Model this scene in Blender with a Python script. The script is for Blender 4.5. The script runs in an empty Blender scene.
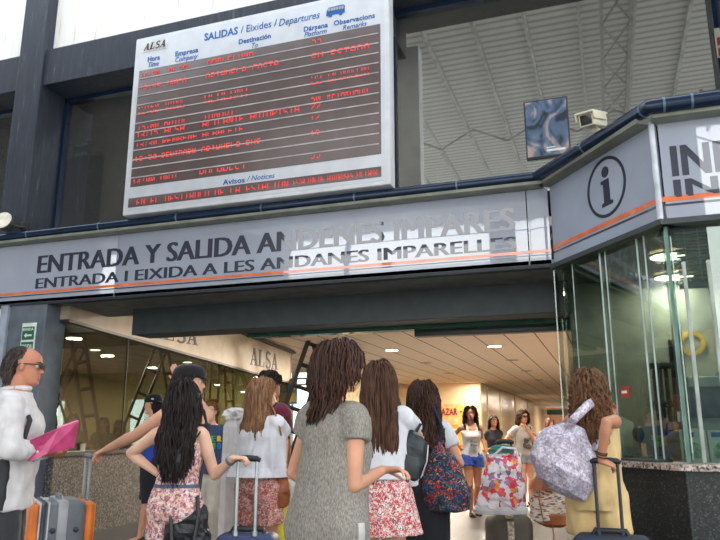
import bpy, bmesh, math, random
from math import sin, cos, pi, radians, sqrt, atan2
from mathutils import Vector as V, Matrix, noise
random.seed(7)
SC = bpy.context.scene
COL = SC.collection
# ---------------------------------------------------------------- camera survey (35 mm lens, 720x540 frame)
FPX, YAW, PIT, EYE = 700.0, radians(19.3), radians(13.0), 1.2
CAM = V((0, 0, EYE))
FW = V((-sin(YAW)*cos(PIT), cos(YAW)*cos(PIT), sin(PIT)))
RT = V((cos(YAW), sin(YAW), 0))
UP = RT.cross(FW)
def ray(x, y): return FW*FPX + RT*(x-360) + UP*(270-y)
def onY(x, y, Y): d = ray(x, y); return CAM + d*(Y/d.y)
def onX(x, y, X): d = ray(x, y); return CAM + d*(X/d.x)
def onZ(x, y, Z): d = ray(x, y); return CAM + d*((Z-EYE)/d.z)
def dep(x, y, t): return CAM + ray(x, y)*(t/FPX)
def onP(x, y, p0, n):
    d = ray(x, y); return CAM + d*((p0-CAM).dot(n)/d.dot(n))
def clamp(x, a=0., b=1.): return max(a, min(b, x))
def sm(a, b, x):
    t = clamp((x-a)/(b-a)); return t*t*(3-2*t)
def lerp(a, b, t): return a+(b-a)*t
# ---------------------------------------------------------------- materials
def lin(c):
    r = []
    for v in c[:3]:
        v /= 255.
        r.append(v/12.92 if v <= .04045 else ((v+.055)/1.055)**2.4)
    return (r[0], r[1], r[2], 1)
class NT:
    def __init__(s, name):
        s.m = bpy.data.materials.new(name); s.m.use_nodes = True
        s.t = s.m.node_tree; s.b = s.t.nodes['Principled BSDF']; s.out = s.t.nodes['Material Output']
    def n(s, ty, **k):
        n = s.t.nodes.new(ty)
        for a, v in k.items():
            if hasattr(n, a): setattr(n, a, v)
            else: n.inputs[a].default_value = v
        return n
    def l(s, a, b): s.t.links.new(a, b)
    def coords(s, scale=(1, 1, 1), kind='Object'):
        tc = s.n('ShaderNodeTexCoord'); mp = s.n('ShaderNodeMapping'); mp.inputs['Scale'].default_value = scale
        s.l(tc.outputs[kind], mp.inputs['Vector']); return mp.outputs['Vector']
    def ramp(s, fac, stops, const=False):
        r = s.n('ShaderNodeValToRGB'); e = r.color_ramp.elements
        if const: r.color_ramp.interpolation = 'CONSTANT'
        while len(e) < len(stops): e.new(.5)
        for i, (p, c) in enumerate(stops): e[i].position = p; e[i].color = lin(c)
        s.l(fac, r.inputs['Fac']); return r.outputs['Color']
    def bump(s, h, st, dist=.01):
        b = s.n('ShaderNodeBump'); b.inputs['Strength'].default_value = st; b.inputs['Distance'].default_value = dist
        s.l(h, b.inputs['Height']); s.l(b.outputs['Normal'], s.b.inputs['Normal'])
def mat(name, c, rough=.6, metal=0., var=.12, scale=6., bump=.0, bscale=60., stretch=(1, 1, 1), spec=.5, sheen=0., emit=None):
    k = NT(name); b = k.b
    b.inputs['Roughness'].default_value = rough; b.inputs['Metallic'].default_value = metal
    b.inputs['Specular IOR Level'].default_value = spec
    if sheen: b.inputs['Sheen Weight'].default_value = sheen
    v = k.coords(stretch)
    no = k.n('ShaderNodeTexNoise'); no.inputs['Scale'].default_value = scale; no.inputs['Detail'].default_value = 4
    k.l(v, no.inputs['Vector'])
    lo = [x*(1-var) for x in c]; hi = [min(255, x*(1+var)) for x in c]
    k.l(k.ramp(no.outputs['Fac'], [(.3, lo), (.7, hi)]), b.inputs['Base Color'])
    if bump:
        n2 = k.n('ShaderNodeTexNoise'); n2.inputs['Scale'].default_value = bscale; k.l(v, n2.inputs['Vector'])
        k.bump(n2.outputs['Fac'], bump)
    if emit:
        b.inputs['Emission Color'].default_value = lin(c); b.inputs['Emission Strength'].default_value = emit
    return k.m
def speck(name, stops, scale=60., rough=.5, kind='cell', bump=0., stretch=(1, 1, 1)):
    k = NT(name); v = k.coords(stretch); k.b.inputs['Roughness'].default_value = rough
    vo = k.n('ShaderNodeTexVoronoi'); vo.inputs['Scale'].default_value = scale; k.l(v, vo.inputs['Vector'])
    if kind == 'cell':
        sp = k.n('ShaderNodeSeparateColor'); k.l(vo.outputs['Color'], sp.inputs['Color']); f = sp.outputs['Red']
    else: f = vo.outputs['Distance']
    k.l(k.ramp(f, stops, True), k.b.inputs['Base Color'])
    if bump: k.bump(f, bump)
    return k.m
def floral(name, stops, scale=38., rough=.8, wob=.25):
    """small printed motifs: a voronoi distorted by noise, random cell colour plus rings"""
    k = NT(name); v = k.coords(); k.b.inputs['Roughness'].default_value = rough
    no = k.n('ShaderNodeTexNoise'); no.inputs['Scale'].default_value = scale*.9; k.l(v, no.inputs['Vector'])
    mx = k.n('ShaderNodeMix'); mx.data_type = 'VECTOR'; mx.inputs[0].default_value = wob*.12
    k.l(v, mx.inputs[4]); k.l(no.outputs['Color'], mx.inputs[5])
    vo = k.n('ShaderNodeTexVoronoi'); vo.inputs['Scale'].default_value = scale; k.l(mx.outputs[1], vo.inputs['Vector'])
    sp = k.n('ShaderNodeSeparateColor'); k.l(vo.outputs['Color'], sp.inputs['Color'])
    k.l(k.ramp(sp.outputs['Green'], stops, True), k.b.inputs['Base Color'])
    return k.m
def glassy(name, tint, refl, rcol=(255, 255, 255), rough=.01):
    k = NT(name); t = k.n('ShaderNodeBsdfTransparent'); t.inputs['Color'].default_value = lin(tint)
    g = k.n('ShaderNodeBsdfGlossy'); g.inputs['Color'].default_value = lin(rcol); g.inputs['Roughness'].default_value = rough
    mx = k.n('ShaderNodeMixShader'); mx.inputs['Fac'].default_value = refl
    k.l(t.outputs[0], mx.inputs[1]); k.l(g.outputs[0], mx.inputs[2]); k.l(mx.outputs[0], k.out.inputs['Surface'])
    return k.m
def glow(name, c, st):
    k = NT(name); k.b.inputs['Base Color'].default_value = lin(c)
    k.b.inputs['Emission Color'].default_value = lin(c); k.b.inputs['Emission Strength'].default_value = st
    return k.m
# ---------------------------------------------------------------- mesh builder
class MB:
    def __init__(s): s.v = []; s.f = []; s.m = []; s.mi = 0
    def add(s, vs, fs):
        o = len(s.v); s.v += [V(p) for p in vs]
        s.f += [tuple(i+o for i in f) for f in fs]; s.m += [s.mi]*len(fs); return s
    def box(s, a, b, bev=0., M=None, seg=2):
        a, b = V(a), V(b); lo = V((min(a[i], b[i]) for i in range(3))); hi = V((max(a[i], b[i]) for i in range(3)))
        c, d = (lo+hi)/2, hi-lo
        bm = bmesh.new(); bmesh.ops.create_cube(bm, size=1)
        for w in bm.verts: w.co = V((w.co.x*d.x, w.co.y*d.y, w.co.z*d.z))+c
        if bev: bmesh.ops.bevel(bm, geom=list(bm.edges), offset=min(bev, min(d)*.45), segments=seg, profile=.5, affect='EDGES')
        bm.verts.index_update()
        vs = [(M@w.co if M else w.co.copy()) for w in bm.verts]; fs = [[w.index for w in f.verts] for f in bm.faces]
        bm.free(); return s.add(vs, fs)
    def loft(s, rings, cap=True, closed=False):
        n = len(rings[0]); vs = [p for r in rings for p in r]; fs = []
        m = len(rings)
        for i in range(m if closed else m-1):
            j = (i+1) % m
            for k in range(n):
                fs.append((i*n+k, i*n+(k+1) % n, j*n+(k+1) % n, j*n+k))
        if cap and not closed:
            fs.append(tuple(range(n))[::-1]); fs.append(tuple((m-1)*n+k for k in range(n)))
        return s.add(vs, fs)
    def tube(s, pts, r, n=10, cap=True, flat=None, up=None, round_=False):
        pts = [V(p) for p in pts]; m = len(pts)
        rr = [r]*m if isinstance(r, (int, float)) else list(r)
        if round_:
            d0 = (pts[0]-pts[1]).normalized(); d1 = (pts[-1]-pts[-2]).normalized()
            pre = [(pts[0]+d0*rr[0]*q, rr[0]*w) for q, w in ((.95, .3), (.7, .7), (.38, .92))]
            post = [(pts[-1]+d1*rr[-1]*q, rr[-1]*w) for q, w in ((.38, .92), (.7, .7), (.95, .3))]
            pts = [p for p, _ in pre]+pts+[p for p, _ in post]; rr = [w for _, w in pre]+rr+[w for _, w in post]; m = len(pts)
        rings = []; u = V(up) if up else None
        for i in range(m):
            t = (pts[min(i+1, m-1)]-pts[max(i-1, 0)])
            t = t.normalized() if t.length > 1e-9 else V((0, 0, 1))
            if u is None: u = V((0, 0, 1)) if abs(t.z) < .9 else V((0, 1, 0))
            a = u-t*u.dot(t)
            if a.length < 1e-6: a = t.orthogonal()
            a.normalize(); b = t.cross(a); u = a
            ka, kb = (1, 1) if not flat else flat
            rings.append([pts[i]+a*(cos(2*pi*k/n)*rr[i]*ka)+b*(sin(2*pi*k/n)*rr[i]*kb) for k in range(n)])
        return s.loft(rings, cap)
    def ball(s, c, r, nu=16, nv=10, M=None):
        c = V(c); r = V(r) if not isinstance(r, (int, float)) else V((r, r, r)); vs = []; fs = []
        for i in range(1, nv):
            th = pi*i/nv
            for k in range(nu):
                p = V((r.x*sin(th)*cos(2*pi*k/nu), r.y*sin(th)*sin(2*pi*k/nu), r.z*cos(th)))
                vs.append((M@p if M else p)+c)
        for q in (1, -1):
            p = V((0, 0, r.z*q)); vs.append((M@p if M else p)+c)
        T, B = len(vs)-2, len(vs)-1
        for i in range(nv-2):
            for k in range(nu): fs.append((i*nu+k, (i+1)*nu+k, (i+1)*nu+(k+1) % nu, i*nu+(k+1) % nu))
        for k in range(nu): fs.append((T, k, (k+1) % nu)); fs.append((B, (nv-2)*nu+(k+1) % nu, (nv-2)*nu+k))
        return s.add(vs, fs)
    def prism(s, poly, o, ex, ey, ez):
        """2D outline (list of x,y) placed at o with axes ex, ey and extruded by vector ez"""
        o, ex, ey, ez = V(o), V(ex), V(ey), V(ez); n = len(poly)
        a = [o+ex*p[0]+ey*p[1] for p in poly]; b = [p+ez for p in a]
        fs = [tuple(range(n))[::-1], tuple(range(n, 2*n))]+[(k, (k+1) % n, n+(k+1) % n, n+k) for k in range(n)]
        return s.add(a+b, fs)
    def quad(s, a, b, c, d): return s.add([a, b, c, d], [(0, 1, 2, 3)])
    def slab(s, a, b, c, d, th):
        a, b, c, d = V(a), V(b), V(c), V(d); n = (b-a).cross(d-a).normalized()*th
        return s.add([a, b, c, d, a+n, b+n, c+n, d+n], [(0, 3, 2, 1), (4, 5, 6, 7), (0, 1, 5, 4), (1, 2, 6, 5), (2, 3, 7, 6), (3, 0, 4, 7)])
    def lathe(s, prof, c, n=24, ax=None):
        c = V(c); M = ax or Matrix.Identity(3); rings = []
        for r, z in prof: rings.append([c+M@V((r*cos(2*pi*k/n), r*sin(2*pi*k/n), z)) for k in range(n)])
        return s.loft(rings)
    def mesh(s, name, smooth=False):
        me = bpy.data.meshes.new(name); me.from_pydata([tuple(p) for p in s.v], [], s.f)
        me.polygons.foreach_set('material_index', s.m)
        bm = bmesh.new(); bm.from_mesh(me); bmesh.ops.recalc_face_normals(bm, faces=bm.faces); bm.to_mesh(me); bm.free()
        if smooth: me.polygons.foreach_set('use_smooth', [True]*len(me.polygons))
        me.update(); return me
WM = {}
def wm(o): return WM.get(o.name, Matrix.Identity(4)) if o else Matrix.Identity(4)
def link(name, me, mats, parent=None, world=True, label=None):
    o = bpy.data.objects.new(name, me); COL.objects.link(o)
    for m in (mats if isinstance(mats, (list, tuple)) else [mats]): me.materials.append(m)
    if parent:
        o.parent = parent
        if world: me.transform(wm(parent).inverted())
    WM[o.name] = wm(parent).copy()
    if label: o['label'] = label
    return o
def autosmooth(me, ang=40):
    me.polygons.foreach_set('use_smooth', [True]*len(me.polygons))
    bm = bmesh.new(); bm.from_mesh(me)
    for e in bm.edges:
        if len(e.link_faces) == 2 and e.calc_face_angle(0) > radians(ang): e.smooth = False
    bm.to_mesh(me); bm.free()
def obj(name, mb, mats, parent=None, smooth=True, world=True, label=None):
    me = mb.mesh(name)
    if smooth: autosmooth(me)
    return link(name, me, mats, parent, world, label)
def tag(o, label, cat, group=None, kind=None):
    o['label'] = label; o['category'] = cat
    if group: o['group'] = group
    if kind: o['kind'] = kind
    return o
def thing(name, label, cat, loc=(0, 0, 0), rz=0., group=None):
    o = bpy.data.objects.new(name, None); COL.objects.link(o); o.empty_display_size = .1
    o.location = loc; o.rotation_euler = (0, 0, rz)
    WM[o.name] = Matrix.Translation(V(loc))@Matrix.Rotation(rz, 4, 'Z')
    return tag(o, label, cat, group)
def struct(name, mb, m, parent=None, smooth=False):
    o = obj(name, mb, m, parent, smooth)
    if not parent: o['kind'] = 'structure'
    return o
def duplicate(root, loc, rz=0., label=None):
    c = root.copy(); COL.objects.link(c); c.location = loc; c.rotation_euler = (0, 0, rz)
    if label: c['label'] = label
    for ch in list(root.children):
        d = ch.copy(); COL.objects.link(d); d.parent = c
        for g in list(ch.children):
            e = g.copy(); COL.objects.link(e); e.parent = d
    return c
def evaluate(mb, voxel, it=2, fac=.5):
    me = mb.mesh('tmp'); o = bpy.data.objects.new('tmp', me); COL.objects.link(o)
    r = o.modifiers.new('r', 'REMESH'); r.mode = 'VOXEL'; r.voxel_size = voxel; r.adaptivity = 0; r.use_smooth_shade = True
    if it:
        q = o.modifiers.new('s', 'SMOOTH'); q.factor = fac; q.iterations = it
    dg = bpy.context.evaluated_depsgraph_get(); dg.update()
    res = bpy.data.meshes.new_from_object(o.evaluated_get(dg))
    bpy.data.objects.remove(o); bpy.data.meshes.remove(me)
    res.materials.clear(); res.polygons.foreach_set('use_smooth', [True]*len(res.polygons))
    return res
# ---------------------------------------------------------------- lettering
_tc = {}
def glyphs(txt, bold=0., shear=0.):
    key = (txt, bold, shear)
    if key not in _tc:
        cu = bpy.data.curves.new('t', 'FONT'); cu.body = txt; cu.size = 1; cu.offset = bold; cu.shear = shear; cu.extrude = .02
        cu.resolution_u = 3; cu.space_character = 1.0+bold*2
        o = bpy.data.objects.new('t', cu); COL.objects.link(o)
        dg = bpy.context.evaluated_depsgraph_get(); dg.update()
        me = bpy.data.meshes.new_from_object(o.evaluated_get(dg)); bpy.data.objects.remove(o)
        vs = [v.co.copy() for v in me.vertices]; fs = [tuple(p.vertices) for p in me.polygons]; bpy.data.meshes.remove(me)
        x0 = min(v.x for v in vs); x1 = max(v.x for v in vs)
        _tc[key] = (vs, fs, x0, x1)
    return _tc[key]
def letter(mb, txt, o, right, up, width, cap, bold=0., shear=0., th=.003, heavy=0):
    if heavy:
        R_ = V(right).normalized(); U_ = V(up).normalized()
        for i in range(-1, 2): letter(mb, txt, V(o)+R_*(heavy*i*.5+heavy*.5)+R_.cross(U_)*(.0002*i), right, up, width-heavy, cap, bold, shear, th)
        return
    """text with its baseline at o, stretched to width and cap height"""
    vs, fs, x0, x1 = glyphs(txt, bold, shear); o, right, up = V(o), V(right).normalized(), V(up).normalized()
    n = right.cross(up); sx = width/(x1-x0); sy = cap/.73
    mb.add([o+right*((v.x-x0)*sx)+up*(v.y*sy)+n*(v.z/.02*th/2+th*.5) for v in vs], fs)
def logo(mb, o, right, up, width, cap, slant=0., th=.003):
    """heavy serif capitals A L S A built from strokes"""
    o, R, U = V(o), V(right).normalized(), V(up).normalized(); n = R.cross(U)
    w = width/4.0
    def poly(k, pts): mb.prism([((k+x)*w+y*slant*cap, y*cap) for x, y in pts], o, R, U, n*th)
    for k in (0, 3):
        poly(k, [(.10, .05), (.20, .05), (.52, 1.0), (.44, 1.0)]); poly(k, [(.40, 1.0), (.58, 1.0), (.92, .05), (.68, .05)])
        poly(k, [(.24, .28), (.74, .28), (.72, .36), (.27, .36)])
        poly(k, [(.0, 0), (.32, 0), (.32, .06), (.0, .06)]); poly(k, [(.55, 0), (1.0, 0), (1.0, .06), (.55, .06)])
    poly(1, [(.22, .05), (.45, .05), (.45, .95), (.22, .95)]); poly(1, [(.1, .94), (.58, .94), (.58, 1), (.1, 1)])
    poly(1, [(.1, 0), (.9, 0), (.9, .07), (.1, .07)]); poly(1, [(.84, .0), (.92, .0), (.92, .32), (.86, .3)])
    c = []
    for i in range(17):
        t = i/16; a = radians(35+t*235) if t <= .5 else None
        if t <= .5: c.append((.5+.30*cos(radians(30+240*t*2)), .75+.23*sin(radians(30+240*t*2))))
        else: c.append((.5+.33*cos(radians(90-240*(t-.5)*2)), .25+.25*sin(radians(90-240*(t-.5)*2))))
    for a, b in zip(c[:-1], c[1:]):
        d = V((b[0]-a[0], b[1]-a[1])); q = V((-d.y, d.x)).normalized()*.085 if d.length > 1e-6 else V((0, .08))
        poly(2, [(a[0]+q.x, a[1]+q.y*.8), (a[0]-q.x, a[1]-q.y*.8), (b[0]-q.x, b[1]-q.y*.8), (b[0]+q.x, b[1]+q.y*.8)])
# ================================================================ PEOPLE
SKIN = {}
def skin(name, c):
    if name not in SKIN: SKIN[name] = mat('skin_'+name, c, .5, 0, .05, 9, .05, 90, spec=.35)
    return SKIN[name]
def hairmat(name, c):
    k = NT(name); b = k.b; b.inputs['Roughness'].default_value = .5; b.inputs['Specular IOR Level'].default_value = .18
    v = k.coords((1, 1, .12)); no = k.n('ShaderNodeTexNoise'); no.inputs['Scale'].default_value = 70; no.inputs['Detail'].default_value = 3
    k.l(v, no.inputs['Vector'])
    k.l(k.ramp(no.outputs['Fac'], [(.3, [x*.55 for x in c]), (.7, [min(255, x*1.15) for x in c])]), b.inputs['Base Color'])
    return k.m
LIP = mat('lips', (170, 95, 88), .45)
EYEW = mat('eye_white', (215, 210, 205), .25, var=.02)
IRIS = mat('eye_dark', (45, 32, 26), .2, var=.02)
FT = [(.78, .06, .06, -.005), (.82, .155, .10, -.01), (.87, .172, .115, -.016), (.92, .172, .112, -.016), (.98, .152, .098, -.008), (1.05, .126, .084, 0),
      (1.12, .130, .086, .004), (1.20, .143, .096, .006), (1.28, .150, .098, .003), (1.345, .150, .084, -.006), (1.385, .125, .066, -.014), (1.415, .085, .055, -.016), (1.45, .056, .052, -.014)]
MT = [(.78, .06, .07, -.005), (.82, .148, .10, -.005), (.88, .160, .112, -.010), (.94, .158, .112, -.006), (1.0, .150, .108, .003), (1.08, .150, .108, .006),
      (1.16, .160, .110, .006), (1.24, .175, .114, .002), (1.31, .180, .110, -.004), (1.365, .170, .090, -.010), (1.40, .135, .072, -.016), (1.43, .09, .062, -.016), (1.465, .066, .062, -.012)]
HEAD = [(-.113, .050, .012, .016), (-.108, .072, -.010, .030), (-.095, .083, -.030, .043), (-.075, .083, -.050, .052), (-.055, .083, -.062, .058), (-.030, .081, -.076, .064),
        (-.005, .080, -.090, .0685), (.02, .084, -.099, .072), (.045, .084, -.102, .0735), (.065, .077, -.098, .071), (.085, .058, -.082, .060), (.102, .028, -.052, .040), (.111, -.002, -.024, .016)]
def interp(T, z, s=1.):
    z /= s
    if z <= T[0][0]: r = T[0][1:]
    elif z >= T[-1][0]: r = T[-1][1:]
    else:
        for a, b in zip(T[:-1], T[1:]):
            if a[0] <= z <= b[0]:
                t = (z-a[0])/(b[0]-a[0]); r = [lerp(p, q, t) for p, q in zip(a[1:], b[1:])]; break
    return [v*s for v in r]
def headpt(phi, z):
    """point of the skull surface; phi 0 = face, +pi/2 = person's right (+x)"""
    yf, yb, w = interp(HEAD, z)
    m, d = (yf+yb)/2, (yf-yb)/2
    c, s_ = cos(phi), sin(phi)
    e = .86
    x = w*math.copysign(abs(s_)**e, s_); y = m+d*math.copysign(abs(c)**e, c)
    if c > 0:                                   # the face
        y += .025*math.exp(-(x/.0105)**2)*sm(.018, -.030, z)*sm(-.046, -.034, z)
        for q in (-.031, .031): y -= .011*math.exp(-((x-q)/.015)**2-((z-.002)/.011)**2)
        for q in (-.03, .03): y += .004*math.exp(-((x-q)/.02)**2-((z-.024)/.008)**2)
        y += .006*math.exp(-(x/.021)**2)*(math.exp(-((z+.056)/.006)**2)+math.exp(-((z+.070)/.006)**2))
        y -= .004*math.exp(-(x/.02)**2-((z+.083)/.005)**2)
        y += .004*math.exp(-(x/.018)**2-((z+.098)/.009)**2)
    return V((x, y, z))
class Person: pass
def person(name, label, px, py, t, a, male=False, sk=('fair', (205, 150, 122)), lean=0., side=0., twist=0., hyaw=0., hpit=0., hR=None, hL=None, eR=None, eL=None,
           curl=(30, 30), face=False, vox=.0055, nR=None, nL=None, hairline=None, haircol=None, feet=None, bald=False, fat=1., group=None, dR=None, dL=None, hips=1.):
    P = Person(); top = dep(px, py, t); P.t = t
    P.H = top.z-.012; s = P.s = P.H/1.70; P.male = male; P.T = MT if male else FT; P.fat = fat; P.hips = hips
    th = YAW-radians(a)
    P.root = thing('person', label, 'person', (top.x, top.y, 0), th, group); P.M = wm(P.root); P.Mi = P.M.inverted()
    P.face = face; P.vox = vox
    piv = V((0, 0, .9*s)); ln, sd, tw = radians(lean), radians(side), radians(twist)
    def B(p):
        p = V(p); w = sm(.85*s, 1.25*s, p.z)
        R = Matrix.Rotation(tw*w, 3, 'Z')@Matrix.Rotation(-ln*w, 3, 'X')@Matrix.Rotation(sd*w, 3, 'Y')
        return piv+R@(p-piv)
    P.B = B
    W = lambda q: P.Mi@dep(q[0], q[1], t+q[2])
    P.W = W
    sx = .175 if male else .150
    mb = MB()
    # trunk with neck
    rings = []
    for z, hw, hd, yc in P.T: rings.append([B((V((cos(2*pi*k/28)*hw*fat, sin(2*pi*k/28)*hd*fat+yc, z)))*s) for k in range(28)])
    mb.loft(rings)
    hc = P.hc = B(V((0, .012, 1.587))*s)
    HRot = P.HR = Matrix.Rotation(radians(hyaw)+tw, 3, 'Z')@Matrix.Rotation(-radians(hpit)-ln*.3, 3, 'X')
    P.hs = s*1.0
    HP = P.HP = lambda p: hc+HRot@(V(p)*P.hs)
    mb.tube([B(V((0, -.016, 1.40))*s), (B(V((0, -.01, 1.46))*s)+HP((0, -.03, -.09)))/2, HP((0, -.022, -.06))], [(.062 if male else .054)*s]*2+[(.060 if male else .052)*s], 16)
    # head
    zs = [-.113+i*(.224/46) for i in range(47)]
    mb.loft([[HP(headpt(-2*pi*k/64, z)) for k in range(64)] for z in zs])
    for q in (-1, 1):                            # ears
        mb.ball(HP((.073*q, -.008, -.002)), V((.010, .020, .031))*P.hs, 12, 10, HRot@Matrix.Rotation(radians(-18*q), 3, 'Z')@Matrix.Rotation(radians(10), 3, 'X'))
    if not male:
        for q in (-1, 1): mb.ball(B(V((.068*q, .062, 1.225))*s), V((.058, .052, .056))*s*fat, 16, 12)
    # arms
    P.S, P.E, P.Wr, P.Hd = {}, {}, {}, {}
    ax = s*(1.06 if male else .94)*(1+(fat-1)*.7)
    for sgn, tgt, eh, nn, cu, dd in ((1, hR, eR, nR, curl[0], dR), (-1, hL, eL, nL, curl[1], dL)):
        S = B(V((sx*sgn*(1+(fat-1)*.9), -.010, 1.362))*s)
        if tgt is None: w = V((.215*sgn, .05, .80))*s
        else: w = W(tgt) if len(tgt) == 3 else V(tgt[:3])*s
        l1, l2 = .285*s, .245*s; d = w-S
        if d.length > (l1+l2)*.998: w = S+d.normalized()*(l1+l2)*.998; d = w-S
        L = d.length; ca = clamp((l1*l1+L*L-l2*l2)/(2*l1*L), -1, 1)
        if eh is None: h = V((.35*sgn, -1, -.25))
        elif len(eh) == 4: h = V(eh[:3])
        else: h = W(eh)-S
        u = d.normalized(); h = (h-u*h.dot(u)); h = h.normalized() if h.length > 1e-6 else V((0, -1, 0))
        E = S+u*(l1*ca)+h*(l1*sqrt(max(0, 1-ca*ca)))
        P.S[sgn], P.E[sgn], P.Wr[sgn] = S, E, w
        mb.ball(S+V((-.012*sgn, 0, -.004))*s, V((.056, .052, .056))*ax, 16, 12)
        mb.tube([S, S.lerp(E, .3), S.lerp(E, .6), E], [.050*ax, .047*ax, .041*ax, .036*ax], 14)
        mb.ball(E, .0365*ax, 14, 10)
        mb.tube([E, E.lerp(w, .25), E.lerp(w, .6), w], [.036*ax, .039*ax, .031*ax, .0235*ax], 14)
        # hand
        fd = V(dd).normalized() if dd is not None else (w-E).normalized()
        n = V(nn) if nn is not None else V((-sgn, 0, 0))
        n = n-fd*n.dot(fd); n = n.normalized() if n.length > 1e-4 else fd.orthogonal().normalized()
        side_ = fd.cross(n)*sgn                   # towards the thumb
        hs = s*(1.03 if male else .95)
        P.Hd[sgn] = w+fd*.085*hs+n*.018*hs
        rg = []
        for q, hw, ht in ((-.015, .022, .019), (.01, .026, .019), (.04, .035, .016), (.07, .039, .014), (.090, .037, .011)):
            c = w+fd*q*hs; rg.append([c+side_*cos(2*pi*k/14)*hw*hs+n*sin(2*pi*k/14)*ht*hs for k in range(14)])
        mb.loft(rg)
        for q, ln_, of in ((.028, .068, 0), (.0095, .078, .003), (-.0095, .073, 0), (-.028, .056, -.006)):
            p = w+fd*(.080+of)*hs+side_*q*1.04*hs; pts = [p-fd*.02*hs, p]; dcur = fd.copy(); axr = fd.cross(n)
            for j, fr in enumerate((.45, .31, .24)):
                dcur = Matrix.Rotation(radians(cu*(.75, 1.0, .8)[j]), 3, axr)@dcur
                p = p+dcur*ln_*fr*hs; pts.append(p)
            mb.tube(pts, [.0088*hs, .0088*hs, .0082*hs, .0076*hs, .0062*hs], 8, round_=True)
        p = w+fd*.022*hs+side_*.022*hs; d1 = (fd*.55+side_*.75+n*.25).normalized(); d2 = (fd*.85+side_*.25+n*(.2+cu/110.)).normalized()
        mb.tube([p, p+d1*.036*hs, p+d1*.036*hs+d2*.030*hs, p+d1*.036*hs+d2*.052*hs], [.014*hs, .0105*hs, .0095*hs, .0072*hs], 8, round_=True)
    # legs
    P.K, P.A, P.Hip = {}, {}, {}
    ff = feet or [(.085, .0), (-.085, .0)]
    lf = s*(1+(fat-1)*.7)*(1.0 if not male else .98)*hips
    for sgn, (fx, fy) in zip((1, -1), ff):
        h = V((.085*sgn, -.006, .87))*s; an = V((fx, fy-.02, .075))*s; l1, l2 = .415*s, .395*s
        d = an-h; L = min(d.length, (l1+l2)*.999); u = d.normalized()
        if d.length > L: an = h+u*L
        ca = clamp((l1*l1+L*L-l2*l2)/(2*l1*L), -1, 1); f = V((0, 1, 0)); f = (f-u*f.dot(u)).normalized()
        kn = h+u*l1*ca+f*l1*sqrt(1-ca*ca)
        P.K[sgn], P.A[sgn], P.Hip[sgn] = kn, an, h
        mb.tube([h+V((0, 0, .04*s)), h.lerp(kn, .2), h.lerp(kn, .55), h.lerp(kn, .88), kn], [.086*lf, .087*lf, .072*lf, .056*lf, .052*lf], 16)
        mb.ball(kn+V((0, .004, 0)), .052*lf, 14, 10)
        bk = V((0, -.012*s, 0))
        mb.tube([kn, kn.lerp(an, .15)+bk*.5, kn.lerp(an, .32)+bk, kn.lerp(an, .6)+bk*.5, kn.lerp(an, .88), an], [.050*lf, .050*lf, .055*lf, .043*lf, .032*lf, .033*lf], 16)
        dr = V((fx*.18, 1, 0)).normalized()
        mb.tube([an+V((0, -.03*s, -.03*s)), an+dr*.05*s+V((0, 0, -.028*s)), an+dr*.12*s+V((0, 0, -.045*s)), an+dr*.17*s+V((0, 0, -.052*s))], [.030*s, .034*s, .026*s, .016*s], 12, round_=True)
    me = evaluate(mb, vox, 2)
    body = P.body = link('body', me, [skin(*sk), haircol or skin(*sk), LIP], P.root, world=False)
    # scalp and lip regions of the skin
    mi = [0]*len(me.polygons); inv = HRot.transposed()
    for i, p in enumerate(me.polygons):
        c = p.center
        if c.z < hc.z-.2*s: continue
        q = inv@(c-hc)/P.hs
        if abs(q.x) > .09 or abs(q.y) > .125 or q.z > .13 or q.z < -.14: continue
        phi = abs(atan2(q.x, q.y))
        if face and q.y > .06 and abs(q.x) < .024 and -.077 < q.z < -.050: mi[i] = 2
        elif haircol and q.z > hline(phi, bald) and not (abs(q.x) > .071 and q.z < .03 and q.y > -.03): mi[i] = 1
    me.polygons.foreach_set('material_index', mi)
    if face:
        for q in (-1, 1):
            e = MB(); c = (.031*q, .0665, .002); e.ball(HP(c), .0125*P.hs, 14, 10); e.mi = 1
            e.ball(HP((.031*q, .0755, .002)), .0056*P.hs, 10, 8); obj('eye', e, [EYEW, IRIS], P.root, world=False)
            eb = MB(); eb.tube([HP((.012*q, .0835, .020)), HP((.03*q, .084, .026)), HP((.050*q, .068, .022))], [.0032*P.hs, .0036*P.hs, .0018*P.hs], 6)
            obj('eyebrow', eb, haircol or IRIS, P.root, world=False)
    return P
def hline(phi, bald=False):
    d = math.degrees(phi)
    if bald: return lerp(.20, .035, sm(60, 100, d)) if d < 100 else (lerp(.035, -.06, sm(100, 130, d)))
    for (a, za), (b, zb) in zip([(0, .060), (45, .052), (70, .025), (92, .005), (105, -.035), (140, -.07), (181, -.08)][:-1], [(45, .052), (70, .025), (92, .005), (105, -.035), (140, -.07), (181, -.08)]):
        if a <= d <= b: return lerp(za, zb, (d-a)/(b-a))
    return -.08
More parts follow.
